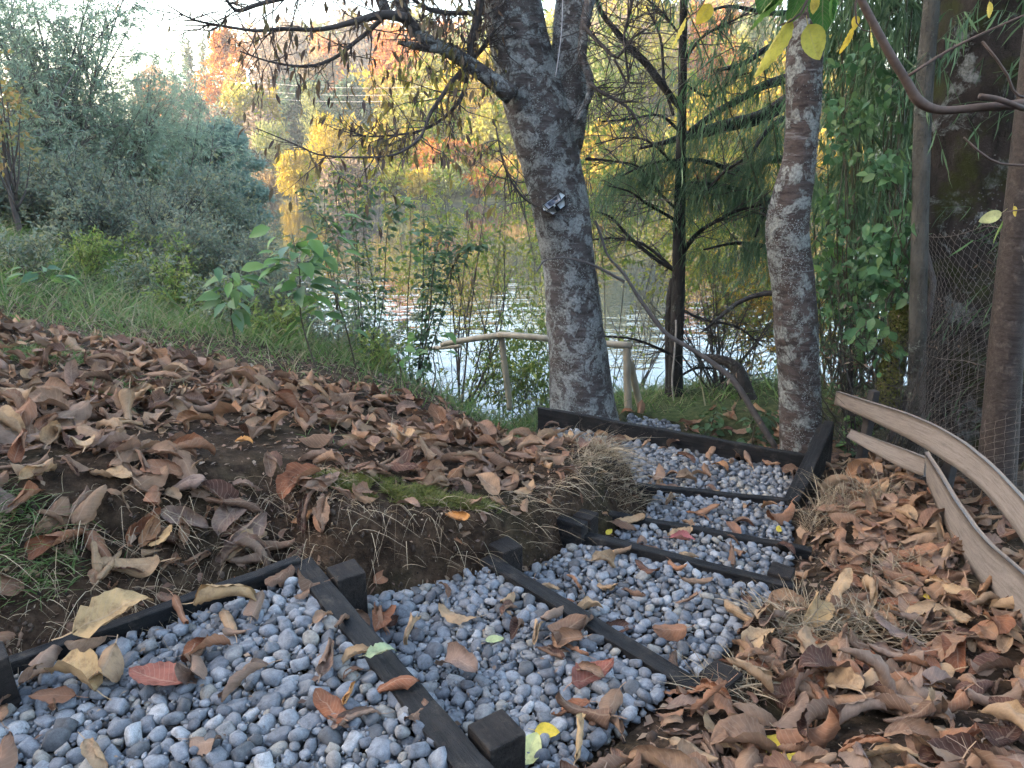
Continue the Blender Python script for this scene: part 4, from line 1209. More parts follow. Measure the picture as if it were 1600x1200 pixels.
# --- thin dark tree in front of the water, with its boughs
YD = 7.4
t3 = thing('slender_tree', P(1055, 640, YD), 'thin dark tree with bare spreading branches standing before the water', 'tree')
mb = MB(); qd, _ = limb(mb, [(1056, 680, 32), (1055, 640, 27), (1056, 560, 22), (1059, 480, 21), (1061, 400, 21), (1062, 320, 18), (1064, 240, 16), (1066, 150, 14), (1067, 60, 13), (1069, -20, 12), (1072, -200, 8)], YD, 14, 90, lump=.06)
mb.obj('trunk', m_darkbark, t3)
DB = [[(1060, 430, 7), (1030, 400, 6), (1000, 380, 5), (960, 372, 4), (925, 375, 3)], [(1060, 425, 9), (1025, 405, 7), (985, 372, 6), (955, 340, 4), (930, 330, 3)], [(1062, 400, 8), (1090, 365, 7), (1120, 345, 6), (1150, 330, 5), (1190, 320, 3)],
      [(1064, 350, 6), (1040, 335, 5), (1010, 318, 4), (985, 300, 3), (950, 290, 2)], [(1063, 170, 8), (1040, 140, 12), (1010, 100, 12), (985, 75, 11), (960, 45, 9), (940, 20, 8), (925, -20, 6)],
      [(1058, 560, 6), (1030, 545, 5), (990, 530, 4), (940, 525, 3)], [(1062, 205, 5), (1030, 180, 4), (985, 186, 4), (940, 190, 3)], [(1066, 100, 5), (1095, 60, 4), (1130, 40, 3), (1170, 20, 3)],
      [(1064, 300, 5), (1100, 300, 5), (1130, 270, 5), (1160, 250, 4)], [(1058, 480, 5), (1100, 500, 5), (1150, 510, 4), (1190, 540, 3)], [(1060, 330, 5), (1030, 300, 4), (1000, 262, 4), (960, 252, 3), (915, 248, 6)],
      [(1052, 180, 5), (1038, 130, 5), (1032, 60, 4), (1010, 10, 3)], [(1066, 130, 4), (1110, 150, 4), (1150, 120, 3), (1200, 110, 3)], [(1058, 590, 4), (1090, 575, 4), (1130, 580, 3), (1180, 600, 2)], [(1063, 270, 4), (1020, 225, 4), (980, 215, 3), (930, 225, 2)], [(1066, 60, 4), (1035, 20, 4), (1000, -10, 3)]]
tp, trr = [], []
for k, sp in enumerate(DB):
    mb = MB(); q, _ = limb(mb, sp, YD, 6, dY=random.uniform(-.5, .5)); mb.obj('branch', m_darkbark, t3)
    a, bq = twigs_on(q, 16, .55, .006, 80 + k, .9, .05, 5); tp.append(a); trr.append(bq)
tp, trr = np.concatenate(tp), np.concatenate(trr)
s2, sr2 = sub_twigs(tp, trr, 3, .3, 95)
mb = MB(); mb.add(*tubes(tp, trr, 4)); mb.add(*tubes(s2, sr2, 3)); o = mb.obj('twigs', m_twig, t3); o['kind'] = 'stuff'
# a second, ragged stem close behind it
t4 = thing('dead_tree', P(1050, 640, YD + .15), 'short ragged dead stem leaning against the thin dark tree', 'tree')
mb = MB(); limb(mb, [(1050, 670, 24), (1048, 600, 20), (1046, 530, 16), (1048, 470, 14), (1052, 435, 10)], YD + .12, 10, 40, lump=.3); mb.obj('trunk', m_darkbark, t4)
# rope hanging on the thin tree
mb = MB(); limb(mb, [(1056, 500, 3.2), (1056, 520, 3.2), (1053, 560, 3), (1050, 600, 3), (1055, 640, 3), (1057, 668, 3)], YD - .3, 5, 40)
o = mb.obj('rope', plain_mat('rope', (.33, .30, .27), .9), loc=P(1057, 668, YD - .3)); tag(o, 'pale cord hanging down the thin dark tree', 'rope')
# thick forked boughs of the conifer reaching across
m_need = leaf_mat('weeping_needles', [(.05, .10, .055), (.08, .15, .08), (.11, .19, .10), (.065, .125, .07), (.15, .23, .12)], .4)
t5 = thing('weeping_conifer', P(1215, 640, 8.3), 'weeping evergreen with soft drooping needles and thick dark boughs', 'tree')
YC = 7.9
mb = MB(); limb(mb, [(1235, 760, 40), (1238, 560, 38), (1240, 380, 36), (1243, 200, 34), (1246, 0, 30), (1250, -300, 20)], 8.6, 12, 60, lump=.08); mb.obj('trunk', m_darkbark, t5)
CB = [[(1242, 150, 26), (1190, 182, 22), (1140, 195, 20), (1100, 206, 18), (1070, 213, 14), (1040, 222, 8), (1000, 232, 4)], [(1238, 120, 16), (1190, 135, 14), (1165, 150, 12), (1120, 175, 11), (1080, 205, 11)], [(1246, 60, 12), (1200, 75, 10), (1160, 100, 8), (1120, 110, 5)],
      [(1240, 250, 14), (1200, 250, 12), (1150, 265, 9), (1090, 250, 6), (1020, 255, 4), (970, 275, 3)], [(1240, 330, 12), (1190, 310, 10), (1130, 290, 7), (1080, 285, 4)], [(1244, 180, 10), (1215, 190, 9), (1190, 215, 7), (1170, 250, 4)], [(1246, 20, 10), (1200, 20, 8), (1140, 10, 5), (1100, 20, 3)],
      [(1240, 290, 10), (1215, 300, 8), (1195, 330, 6), (1180, 370, 3)], [(1240, 380, 10), (1200, 385, 8), (1150, 380, 5), (1100, 390, 3)]]
NV = MB(); rr = np.random.default_rng(33)
for k, sp in enumerate(CB):
    mb = MB(); q, _ = limb(mb, sp, 8.3 if k < 2 else 8.1, 8, dY=-.9); mb.obj('bough', m_darkbark, t5)
    nn = (70, 40, 60, 250, 140, 100, 50, 110, 40)[k]
    i = rr.integers(int(len(q) * .25), len(q), nn)
    b0 = q[i, :3] + rr.normal(0, 1, (nn, 3)) * [.10, .14, .035]
    d = unit(unit(np.gradient(q[:, :3], axis=0))[i] * .55 + rand_unit(nn, rr) * .45 + [0, 0, -.25])
    s = np.linspace(0, 1, 5); Ln = rr.uniform(.14, .40, nn)
    pts = b0[:, None] + Ln[:, None, None] * (d[:, None] * s[None, :, None] - np.array([0, 0, .85]) * (s ** 2)[None, :, None])
    NV.add(*tubes(pts, np.tile(.0022 * (1 - .6 * s), (nn, 1)), 3))
    NV.add(*leaves_on(pts, 13, .12, .045, 200 + k, .7, 'kite', .55, 0.0, 0))
o = NV.obj('needles', m_need, t5); o['kind'] = 'stuff'

# fallen bare branch leaning across
mb = MB(); q, _ = limb(mb, [(1212, 700, 10), (1180, 648, 10), (1150, 600, 9), (1120, 572, 8), (1080, 545, 7), (1040, 520, 6.5), (1005, 475, 6), (975, 428, 5), (950, 400, 4), (938, 365, 5), (930, 345, 4)], 5.35, 8, 60, dY=.5, lump=.08)
o = mb.obj('leaning_branch', m_twig_grey, loc=P(1212, 700, 5.35)); tag(o, 'long bare grey branch leaning from the corner trunk towards the big cherry', 'branch')
mb = MB(); limb(mb, [(838, 425, 2.5), (850, 408, 3), (872, 403, 3.5), (905, 407, 4), (935, 418, 5), (975, 440, 5)], 5.3, 6, 40, dY=.3)
o = mb.obj('arching_twig', m_twig_grey, loc=P(905, 407, 5.4)); tag(o, 'thin arching twig crossing the big cherry trunk', 'branch')
# broken stump leaning behind the landing
mb = MB(); limb(mb, [(1200, 720, 26), (1185, 660, 26), (1165, 610, 24), (1150, 575, 20), (1120, 560, 12), (1090, 555, 5)], 6.6, 12, 40, dY=.5, lump=.15)
o = mb.obj('fallen_log', m_darkbark, loc=P(1190, 690, 6.6)); tag(o, 'dark broken log slanting behind the corner trunk', 'log')

# --- right side: old trunk, slim trunk, peeled pole, overhanging branch
mb = MB(); t6 = thing('old_tree', P(1540, 760, 4.9), 'massive old trunk with white lichen and moss behind the wire fence', 'tree')
qo, _ = limb(mb, [(1550, 840, 290), (1545, 760, 240), (1540, 640, 200), (1538, 480, 185), (1545, 300, 180), (1555, 120, 185), (1568, -60, 190), (1580, -300, 180), (1600, -700, 150)], 5.2, 40, 140, lump=.22, seed=14)
tr6 = mb.obj('trunk', m_oldbark, t6)
mb = MB(); flakes(mb, qo, 16000, .012, .16, 27, 2.6); o = mb.obj('lichen', leaf_mat('white_lichen', [(.05, .052, .05), (.09, .095, .09), (.14, .14, .14), (.04, .04, .035)], 0, .9), tr6, smooth=False); o['kind'] = 'stuff'
mb = MB(); t7 = thing('slim_tree', P(1432, 640, 5.0), 'slim smooth grey trunk beside the massive old trunk', 'tree')
limb(mb, [(1430, 680, 26), (1434, 500, 25), (1438, 330, 25), (1441, 200, 26), (1447, 100, 26), (1456, 0, 24), (1470, -200, 22), (1480, -500, 14)], 4.75, 12, 60, lump=.05); mb.obj('trunk', m_greybark, t7)
m_pole = timber_mat('peeled_pole', (.03, .024, .021), (.078, .062, .055), (.12, .10, .09))
mb = MB(); limb(mb, [(1552, 780, 58), (1560, 700, 54), (1571, 560, 50), (1583, 430, 47), (1598, 280, 43), (1610, 160, 41), (1632, -40, 38)], 3.75, 16, 50, lump=.05)
o = mb.obj('leaning_pole', m_pole, loc=P(1545, 740, 3.75)); tag(o, 'reddish peeled pole leaning against the wire fence', 'pole')
t8 = thing('overhanging_branch', P(1445, 160, 3.3), 'bent bare branch reaching in over the plank fence', 'branch')
mb = MB(); qb, _ = limb(mb, [(1325, -40, 9), (1348, 5, 12), (1385, 75, 13), (1415, 125, 14), (1436, 158, 16), (1470, 172, 13), (1530, 168, 13), (1600, 162, 15), (1700, 150, 18), (1850, 120, 24)], 3.2, 10, 80, lump=.06); mb.obj('stem', m_branch_brown, t8)
for k, sp in enumerate(([(1420, 118, 5), (1480, 80, 5), (1540, 50, 4), (1620, 15, 3)], [(1530, 150, 9), (1560, 155, 9), (1600, 170, 9)], [(1535, 65, 4), (1570, 110, 4), (1585, 145, 4), (1600, 152, 4)], [(1506, 215, 3), (1540, 245, 4), (1570, 257, 4), (1620, 258, 4)])):
    mb = MB(); limb(mb, sp, 3.15, 6); mb.obj('side_branch', m_branch_brown, t8)

# crowns of these trees, added above the view to block light from overhead
def high_crown(parent, mat, c, rad, n, L, W, seed, ncl, clump=.2):
    r = np.random.default_rng(seed)
    d = rand_unit(ncl, r); cc = d * (r.random(ncl) ** .4)[:, None]
    w = r.integers(0, ncl, n); loc = cc[w] + rand_unit(n, r) * (r.random(n) ** .5)[:, None] * clump
    pos = np.asarray(c) + loc * np.asarray(rad)
    LL = L * r.uniform(.6, 1.2, n)
    V, F = leaf_faces(pos, unit(rand_unit(n, r) + [0, 0, -.4]), rand_unit(n, r) + [0, 0, .6], LL, LL * W, 'kite', .15)
    solid('crown', V, F, mat, parent, smooth=False)
    mb = MB(); base_ = np.asarray(c) - [0, 0, rad[2] * .9]
    for t_ in cc[:26]:
        p1 = np.asarray(c) + t_ * np.asarray(rad); mb.add(*tube(np.array([base_, base_ * .5 + p1 * .5 + [0, 0, -.2], p1]), [.06, .035, .01], 5, 8))
    o = mb.obj('limbs', m_twig, parent); o['kind'] = 'stuff'
high_crown(tree, m_yl, (-.4, 5.2, 7.4), (3.4, 3.0, 2.2), 9000, .15, .45, 901, 130)
high_crown(t2, m_yl, (2.6, 4.2, 7.2), (2.6, 2.6, 2.0), 6000, .15, .45, 902, 90)
high_crown(t6, m_need, (4.6, 4.2, 7.6), (3.6, 4.0, 3.2), 16000, .22, .3, 903, 120)
# ------------------------------------------------------------------ leafy twig hanging into the view, saplings, shrubs
m_yleaf = litter_mat('hanging_yellow_leaf', 'object', [(.60, .44, .05), (.66, .50, .10), (.50, .46, .09)], .4)
m_gleaf = litter_mat('hanging_green_leaf', 'object', [(.05, .13, .035), (.09, .20, .045), (.14, .22, .05)], .4)
def hang_leaf(parent, px, py, Y, ang, Lpx, mat, proto, flip=0.0, lean=.3):
    """leaf as a part of a twig, its stalk end at the pixel, pointing ang degrees from straight down"""
    p = P(px, py, Y); dep = proj(p)[2]; L = Lpx / FPX * dep
    a = math.radians(ang)
    d = unit(np.array([math.sin(a), lean, -math.cos(a)])); nrm = unit(np.array([math.sin(flip), -math.cos(flip), .3])); nrm = unit(nrm - d * nrm.dot(d)); s = np.cross(nrm, d)
    R = np.stack([d, s, nrm], -1)
    co = LPF[proto % 6][0]
    o = bpy.data.objects.new('leaf', leaf_mesh('flat', proto % 6, mat))
    M = np.eye(4); M[:3, :3] = R * L * 1.05; M[:3, 3] = p + d * L * .5 - np.array(parent.location)
    o.parent = parent; o.matrix_basis = Matrix(M.tolist()); COL.objects.link(o)
    return o
tw = thing('hanging_twig', P(1255, -60, 2.1), 'leafy twig with yellow and green leaves hanging in front of the banded trunk', 'twig')
mb = MB(); limb(mb, [(1300, -120, 7), (1275, -40, 6), (1258, 10, 5), (1240, 30, 4), (1218, 40, 3)], 2.1, 6); mb.obj('stem', m_branch_brown, tw)
for a in ((1240, 32, 2.1, 22, -28, 125, m_yleaf, 0, .5), ):
    pass
hang_leaf(tw, 1238, 28, 2.1, -26, 100, m_yleaf, 0, .9); hang_leaf(tw, 1262, 38, 2.08, 32, 62, m_yleaf, 1, -.2); hang_leaf(tw, 1258, -25, 2.1, -14, 60, m_gleaf, 2, .3); hang_leaf(tw, 1285, -30, 2.12, 14, 80, m_gleaf, 3, -.7)
hang_leaf(tw, 1240, -30, 2.1, -40, 90, m_gleaf, 4, 1.1); hang_leaf(tw, 1310, -45, 2.1, 5, 75, m_gleaf, 5, .8); hang_leaf(tw, 1275, -10, 2.05, 3, 30, m_yleaf, 2, .2); hang_leaf(tw, 1225, -60, 2.1, -20, 80, m_gleaf, 1, -.4)
tw = thing('hanging_twig', P(1100, -60, 2.2), 'thin twig with two small curled yellow leaves beside the dark thin tree', 'twig')
mb = MB(); limb(mb, [(1130, -120, 4), (1110, -40, 3), (1100, 5, 2), (1075, 28, 2)], 2.2, 5); mb.obj('stem', m_branch_brown, tw)
hang_leaf(tw, 1112, 6, 2.2, -35, 36, m_yleaf, 1, .3); hang_leaf(tw, 1072, 28, 2.2, -22, 48, m_yleaf, 4, 1.1)
tw = thing('hanging_twig', P(1335, -60, 2.6), 'twig with narrow yellow leaves in front of the bamboo foliage', 'twig')
mb = MB(); limb(mb, [(1350, -120, 5), (1340, -20, 4), (1336, 25, 3), (1345, 45, 2), (1362, 50, 2)], 2.6, 5); mb.obj('stem', m_branch_brown, tw)
hang_leaf(tw, 1334, 42, 2.6, -18, 42, m_yleaf, 3, .8); hang_leaf(tw, 1360, 42, 2.6, 22, 34, m_yleaf, 5, .9); hang_leaf(tw, 1337, 24, 2.6, 10, 22, m_yleaf, 1, .1)
tw = thing('hanging_twig', P(1570, -20, 2.8), 'bare twig carrying one curled yellow leaf before the old trunk', 'twig')
mb = MB(); limb(mb, [(1545, -80, 4), (1548, -20, 3), (1550, 4, 2)], 2.8, 5); mb.obj('stem', m_branch_brown, tw); hang_leaf(tw, 1546, 2, 2.8, 20, 26, m_yleaf, 2, .3)
tw = thing('hanging_twig', P(1600, 330, 3.0), 'twig with pale yellow leaves beside the leaning pole', 'twig')
mb = MB(); limb(mb, [(1680, 345, 4), (1610, 328, 3), (1580, 330, 2), (1566, 334, 2)], 3.0, 5); mb.obj('stem', m_branch_brown, tw); hang_leaf(tw, 1566, 332, 3.0, -62, 34, m_leaf_pale, 3, .4); hang_leaf(tw, 1584, 322, 3.0, 30, 20, m_yleaf, 2, .3); hang_leaf(tw, 1567, 345, 3.0, -4, 38, m_gleaf, 4, .8)

m_sap = leaf_mat('sapling_leaves', [(.07, .14, .04), (.11, .21, .055), (.15, .27, .07), (.07, .14, .08), (.19, .30, .085)], .4, .45, spec=.4)
_sapme = {}
m_sap_o = leaf_mat('sapling_leaf', [(.07, .14, .04), (.11, .21, .055), (.15, .27, .07), (.07, .14, .08), (.19, .30, .085)], .4, .45, 'object', spec=.35)
m_stem = plain_mat('green_brown_stem', (.06, .05, .03), .7, .3)
def sapling(name, label, px, py, top, Y, nleaf, Lf, lean=0, seed=0, wid=.5, mat=None, lo=.3, stems=1, cat='sapling'):
    r = np.random.default_rng(seed)
    b = P(px, py, Y); b[2] = min(b[2], float(terrain(np.array([b[0]]), np.array([b[1]]))[0]) - .02) if True else b[2]
    tp_ = P(px + lean, top, Y)
    th_ = thing(name, b, label, cat)
    LV = MB(); single_leaves = stems == 1 and Lf >= .09
    for s in range(stems):
        o = rand_unit(1, r)[0] * [.30 if stems > 2 else .12, .2, 0] * (s > 0)
        pts = smooth_path(np.array([b, b * .6 + tp_ * .4 + r.normal(0, .03, 3) + o * .5, b * .25 + tp_ * .75 + r.normal(0, .03, 3) + o, tp_ + o * 1.6 - [0, 0, abs(o[0])]]), 24)
        V, F = tube(pts, np.linspace(.0075, .0022, 24), 6); solid('stem', V, F, m_stem, th_)
        f = r.uniform(lo, 1, nleaf) * 22.99; i = f.astype(int)
        p0 = pts[i]
        a = r.uniform(0, 6.283, nleaf)
        h = np.stack([np.cos(a), np.sin(a), r.normal(.25, .3, nleaf)], -1)
        pet = r.uniform(.02, .10, nleaf)[:, None] * (1.6 if Lf > .1 else .8)
        p1 = p0 + unit(h) * pet
        LV.add(*tubes(np.stack([p0, p1], 1), np.full((nleaf, 2), .0012), 3))
        L = Lf * r.uniform(.55, 1.2, nleaf)
        ld, ln = unit(h * [1, 1, .2] + [0, 0, -.35] + r.normal(0, .25, (nleaf, 3))), unit(h * -.2 + [0, -.25, 1] + r.normal(0, .3, (nleaf, 3)))
        if not single_leaves: LV.add(*leaf_faces(p1, ld, ln, L, L * wid, 'oval', .18)); continue
        if wid not in _sapme:
            V, F = leaf_faces(np.zeros((1, 3)), np.array([[1.0, 0, 0]]), np.array([[0, 0, 1.0]]), np.ones(1), np.full(1, wid), 'oval', .18); _sapme[wid] = mesh_from('leaf', V, F, m_sap_o)
        for k in range(nleaf):
            s_ = unit(np.cross(ld[k], ln[k])); u_ = np.cross(s_, ld[k])
            M = np.eye(4); M[:3, :3] = np.stack([ld[k], -s_, u_], -1) * L[k]; M[:3, 3] = p1[k] - np.array(th_.location)
            o = bpy.data.objects.new('leaf', _sapme[wid]); o.parent = th_; o.matrix_basis = Matrix(M.tolist()); COL.objects.link(o)
    o = LV.obj('stalks' if single_leaves else 'leaves', m_stem if single_leaves else (mat or m_sap), th_); o['kind'] = 'stuff'
    return th_
sapling('sapling', 'small sapling with broad drooping green leaves at the crest of the bank', 372, 555, 425, 5.0, 26, .17, -8, 1, .5, lo=.45)
sapling('sapling', 'tall sapling with large green leaves standing before the bright water', 506, 610, 365, 4.9, 52, .17, -50, 2, .55, lo=.3)
sapling('sapling', 'leaning sapling with long green leaves beside the tall sapling', 560, 590, 345, 5.3, 44, .15, -50, 3, .5, lo=.3)
sapling('sapling', 'low sapling with round green leaves near the end of the pole rail', 672, 610, 520, 5.3, 13, .11, 12, 4, .75, lo=.4)
sapling('sapling', 'tiny sapling with pale leaves in the grass of the bank', 620, 620, 540, 5.2, 9, .09, 8, 5, .6, lo=.4)
sapling('sapling', 'small bright seedling with wide leaves in the grass behind the litter', 66, 480, 425, 5.9, 9, .15, -6, 6, .6, lo=.5)
sapling('sapling', 'upright young plant with pale green top leaves against the far shore', 640, 560, 300, 6.4, 26, .10, 0, 7, .6, lo=.55)
m_small = leaf_mat('small_dark_leaves', [(.045, .085, .04), (.075, .13, .055), (.10, .17, .07), (.06, .10, .05)], .4)
sapling('leggy_shrub', 'leggy shrub with small dark leaves on upright stems over the water', 575, 590, 265, 6.3, 110, .065, -20, 8, .55, m_small, .12, 5, 'shrub')
sapling('leggy_shrub', 'leggy dark leaved shrub nearest the bare multi-stemmed bush', 650, 600, 330, 6.2, 120, .065, 12, 9, .6, m_small, .1, 5, 'shrub')
sapling('leggy_shrub', 'thin leggy shrub with sparse leaves rising past the yellow reflection', 530, 590, 262, 6.8, 90, .06, -10, 10, .5, m_small, .2, 3, 'shrub')
sapling('ground_plant', 'low leafy plant with dull green leaves behind the landing board', 1100, 690, 655, 5.9, 26, .08, 8, 11, .6, m_small, .1, 2, 'plant')
sapling('ground_plant', 'ivy like plant at the foot of the corner trunk', 1190, 705, 640, 5.6, 40, .08, 6, 12, .6, m_small, .1, 2, 'plant')
sapling('ground_plant', 'green plant in the gap between corner trunk and plank fence', 1330, 700, 655, 5.2, 36, .08, 6, 13, .7, m_sap, .1, 2, 'plant')

def shrub(name, label, base, H, spread, nst, twl, leafL, leafW, per, mat, stem_mat, seed, droop=.3, kind='kite', levels=2, group=None, cat='shrub', per1=5, lean=(0, 0), rad=.012, up=.2, lo=.15):
    r = np.random.default_rng(seed)
    th_ = thing(name, base, label, cat, group)
    base = np.asarray(base, float)
    sten = []
    for s in range(nst):
        a = r.uniform(0, 6.283); sp = spread * r.uniform(.2, 1)
        tip = base + [math.cos(a) * sp + lean[0], math.sin(a) * sp + lean[1], H * r.uniform(.65, 1.05)]
        mid = base * .55 + tip * .45 + r.normal(0, .06 * H, 3) * [1, 1, .3]
        q = smooth_path(np.hstack([np.array([base + [r.normal(0, .05), r.normal(0, .05), 0], mid, tip]), np.array([[rad], [rad * .7], [rad * .25]])]), 12)
        sten.append(q)
    Q = np.array(sten)
    V, F = tubes(Q[:, :, :3], Q[:, :, 3], 5); 
    if nst <= 12:
        for q in sten: V, F = tube(q[:, :3], q[:, 3], 6, cap=False); solid('stem', V, F, stem_mat, th_)
    else:
        o = solid('stems', V, [F], stem_mat, th_); o['kind'] = 'stuff'
    tp_ = [twigs_on(q, per1, twl, rad * .5, seed * 100 + i, .9, up, 4, lo, .5) for i, q in enumerate(sten)]
    tpp, tpr = np.concatenate([a[0] for a in tp_]), np.concatenate([a[1] for a in tp_])
    mb = MB(); mb.add(*tubes(tpp, tpr, 3)); allp = tpp
    if levels > 1:
        s_, r2 = sub_twigs(tpp, tpr, 4, twl * .55, seed * 7 + 3, .8, up * .5, 3); mb.add(*tubes(s_, r2, 3))
    o = mb.obj('twigs', stem_mat, th_); o['kind'] = 'stuff'
    mb = MB()
    if per > 0:
        mb.add(*leaves_on(tpp, max(1, per // 2), leafL, leafW, seed + 1, droop, kind))
        if levels > 1: mb.add(*leaves_on(s_, per, leafL, leafW, seed + 2, droop, kind))
        o = mb.obj('leaves', mat, th_); o['kind'] = 'stuff'
    return th_
def at_ground(px, Y):
    x = P(px, 300, Y)[0]
    return np.array([x, Y, float(terrain(np.array([x]), np.array([Y]))[0]) - .03])
m_yg = leaf_mat('yellow_green_leaves', [(.24, .27, .05), (.36, .36, .06), (.44, .38, .07), (.20, .25, .055), (.32, .35, .08)], .5)
m_gy = leaf_mat('green_willow_leaves', [(.12, .19, .05), (.18, .26, .06), (.25, .31, .08), (.30, .30, .09)], .45)
m_yb = leaf_mat('golden_leaves', [(.40, .27, .04), (.50, .36, .05), (.32, .25, .05), (.45, .22, .05)], .5)
# shore shrubs: sparse, so that the water shows through
shrub('bare_bush', 'nearly bare multi-stemmed bush with thin upright stems by the pole rail', at_ground(712, 8.2), 2.6, .75, 9, .5, .05, .3, 3, m_yg, m_twig, 41, .4, per1=8, rad=.013, up=.5)
SH = [(700, 11.2, 5.2, 1.3, 9, m_yg, 'yellow green willow shrub behind the bare bush'), (790, 10.2, 4.8, 1.0, 8, m_gy, 'thin green willow shrub next to the big cherry trunk'), (960, 9.4, 4.6, 1.0, 8, m_gy, 'airy green shrub right beside the forked cherry over the rail post'), (1010, 11.5, 6.1, 1.4, 9, m_yg, 'tall yellow green willow between the cherry and the thin dark tree'),
      (1120, 10.5, 4.9, 1.2, 9, m_yg, 'yellow leaved shrub at the water behind the drooping needles'), (1190, 9.5, 2.6, .9, 8, m_gy, 'tangled green shrub in front of the golden reflection'), (1290, 9.2, 2.2, .8, 7, m_yb, 'golden leaved shrub glowing beside the bamboo'), (870, 12.2, 6.4, 1.4, 9, m_yg, 'tall thin willow hidden behind the forked cherry'),
      (620, 13.5, 5.8, 1.3, 8, m_yg, 'pale willow shrub on the shore beyond the leggy shrubs'), (830, 8.3, 1.0, .5, 6, m_gy, 'low bright leafy bush under the pole rail')]
for k, (px, Y, H, sp, ns, mt, lab) in enumerate(SH):
    shrub('shore_shrub', lab, at_ground(px, Y), H, sp * 1.35, ns + 2 if px > 800 else ns - 3, 1.0, .078, .32, 11, mt, m_twig, 50 + k, .55, per1=10, rad=.007, lo=.42 if H > 4 else .2, group='shrubs on the near shore')
m_tang = plain_mat('dead_tangle', (.05, .042, .036), .9, .4)
shrub('dead_thicket', 'dead twiggy thicket over the water behind the leaning branch', at_ground(1150, 7.6), 1.4, 1.0, 12, .6, .05, .3, 0, None, m_tang, 71, per1=14, rad=.010, cat='thicket')
shrub('dead_thicket', 'dead twiggy thicket at the foot of the old trunk behind the wire', at_ground(1460, 4.6), 1.2, .8, 12, .5, .05, .3, 0, None, m_tang, 72, per1=14, rad=.007, cat='thicket')
shrub('dead_thicket', 'dry brown stalks crowding behind the upper plank', at_ground(1400, 5.2), 1.5, .7, 12, .5, .05, .3, 1, m_crumb, m_tang, 73, per1=12, rad=.006, cat='thicket')

# bamboo-like wall of drooping blades, with broad-leaved ivy in front
m_bam = leaf_mat('bamboo_blades', [(.045, .095, .045), (.075, .145, .065), (.105, .185, .09), (.06, .12, .055), (.15, .23, .11)], .35)
m_ivy = leaf_mat('ivy_leaves', [(.045, .11, .045), (.075, .16, .06), (.11, .21, .085), (.06, .13, .055), (.17, .26, .09)], .3, .45, spec=.3)
def bamboo(label, pxs, Y0, Y1, ztop, ncane, seed, blade=.16, z0=-.6, per=46):
    r = np.random.default_rng(seed)
    x0 = P(np.mean(pxs), 400, (Y0 + Y1) / 2)[0]
    th_ = thing('bamboo_clump', (x0, (Y0 + Y1) / 2, z0), label, 'bamboo')
    can, blp = [], []
    for k in range(ncane):
        Y = r.uniform(Y0, Y1); px = r.uniform(*pxs); b = P(px, 400, Y); b[2] = z0
        top = b + [r.normal(-.25, .4), r.normal(-.2, .3), (ztop - z0) * r.uniform(.6, 1.1)]
        q = smooth_path(np.array([b, b * .4 + top * .6 + r.normal(0, .1, 3), top, top + [r.normal(-.3, .3), r.normal(-.3, .2), -.5]]), 16)
        can.append(q)
    can = np.array(can)
    o = solid('canes', *(lambda a: (a[0], [a[1]]))(tubes(can, np.tile(np.linspace(.010, .003, 16), (ncane, 1)), 5)), m_gy_cane, th_); o['kind'] = 'stuff'
    pr = [twigs_on(np.hstack([q, np.full((16, 1), .005)]), per, .45, .0022, seed * 31 + i, 1.0, -.1, 5, .12, .9) for i, q in enumerate(can)]
    tpp, tpr = np.concatenate([a[0] for a in pr]), np.concatenate([a[1] for a in pr])
    tpp[..., 2] -= (np.linspace(0, 1, 5) ** 2 * .18)[None]
    mb = MB(); mb.add(*tubes(tpp, tpr, 3)); mb.add(*leaves_on(tpp, 8, blade, .075, seed + 5, .85, 'blade', .4, .1)); o = mb.obj('blades', m_bam, th_); o['kind'] = 'stuff'
m_gy_cane = plain_mat('bamboo_cane', (.06, .065, .03), .5, .3)
bamboo('tall bamboo like thicket with drooping blades between the corner trunk and old trunk', (1300, 1440), 6.0, 7.2, 4.4, 38, 81, per=64)
bamboo('dense bamboo thicket farther back filling the shade behind the wire fence', (1300, 1660), 7.2, 8.8, 4.8, 36, 82, per=60)
bamboo('dark bamboo thicket close behind the leaning pole', (1600, 1760), 4.4, 6.0, 3.6, 12, 84)
def ivy(label, x0, x1, y0, y1, Y, n, L, seed, mat=None):
    r = np.random.default_rng(seed)
    th_ = thing('ivy', P((x0 + x1) / 2, y1, Y), label, 'climber')
    for s in range(5):
        pxs = r.uniform(x0, x1); pts = np.array([P(pxs + r.normal(0, 14), y1 - (y1 - y0) * f, Y + r.normal(0, .1)) for f in np.linspace(-.15, 1, 7)])
        V, F = tube(pts, np.linspace(.006, .002, 7), 5, 24); solid('vine', V, F, m_stem, th_)
    k = 0
    px, py = r.uniform(x0, x1, n), r.uniform(y0, y1, n)
    keep = noise(px / 45.0, py / 45.0, seed=seed, octaves=2) > -.15
    px, py = px[keep], py[keep]; m = len(px)
    pos = np.array([P(a, b, Y + c) for a, b, c in zip(px, py, r.normal(0, .16, m))])
    LL = L * r.uniform(.5, 1.2, m)
    mb = MB(); mb.add(*leaf_faces(pos, unit(r.normal(0, .5, (m, 3)) + [0, -.2, -.5]), unit(r.normal(0, .9, (m, 3)) + [-.3, -.8, .6]), LL, LL * .62, 'oval', .12))
    o = mb.obj('leaves', mat or m_ivy, th_); o['kind'] = 'stuff'
ivy('glossy broad leaved climber cascading beside the corner trunk', 1290, 1410, 60, 430, 5.6, 1100, .072, 91)
ivy('glossy climber with larger leaves in front of the slim grey trunk', 1350, 1440, 230, 480, 5.0, 420, .085, 92)
ivy('climber hanging low over the gap of water by the corner trunk', 1280, 1370, 400, 560, 5.7, 360, .075, 93)
ivy('cluster of pale ivy leaves above the mossy stump', 1335, 1410, 480, 590, 5.0, 150, .10, 94)
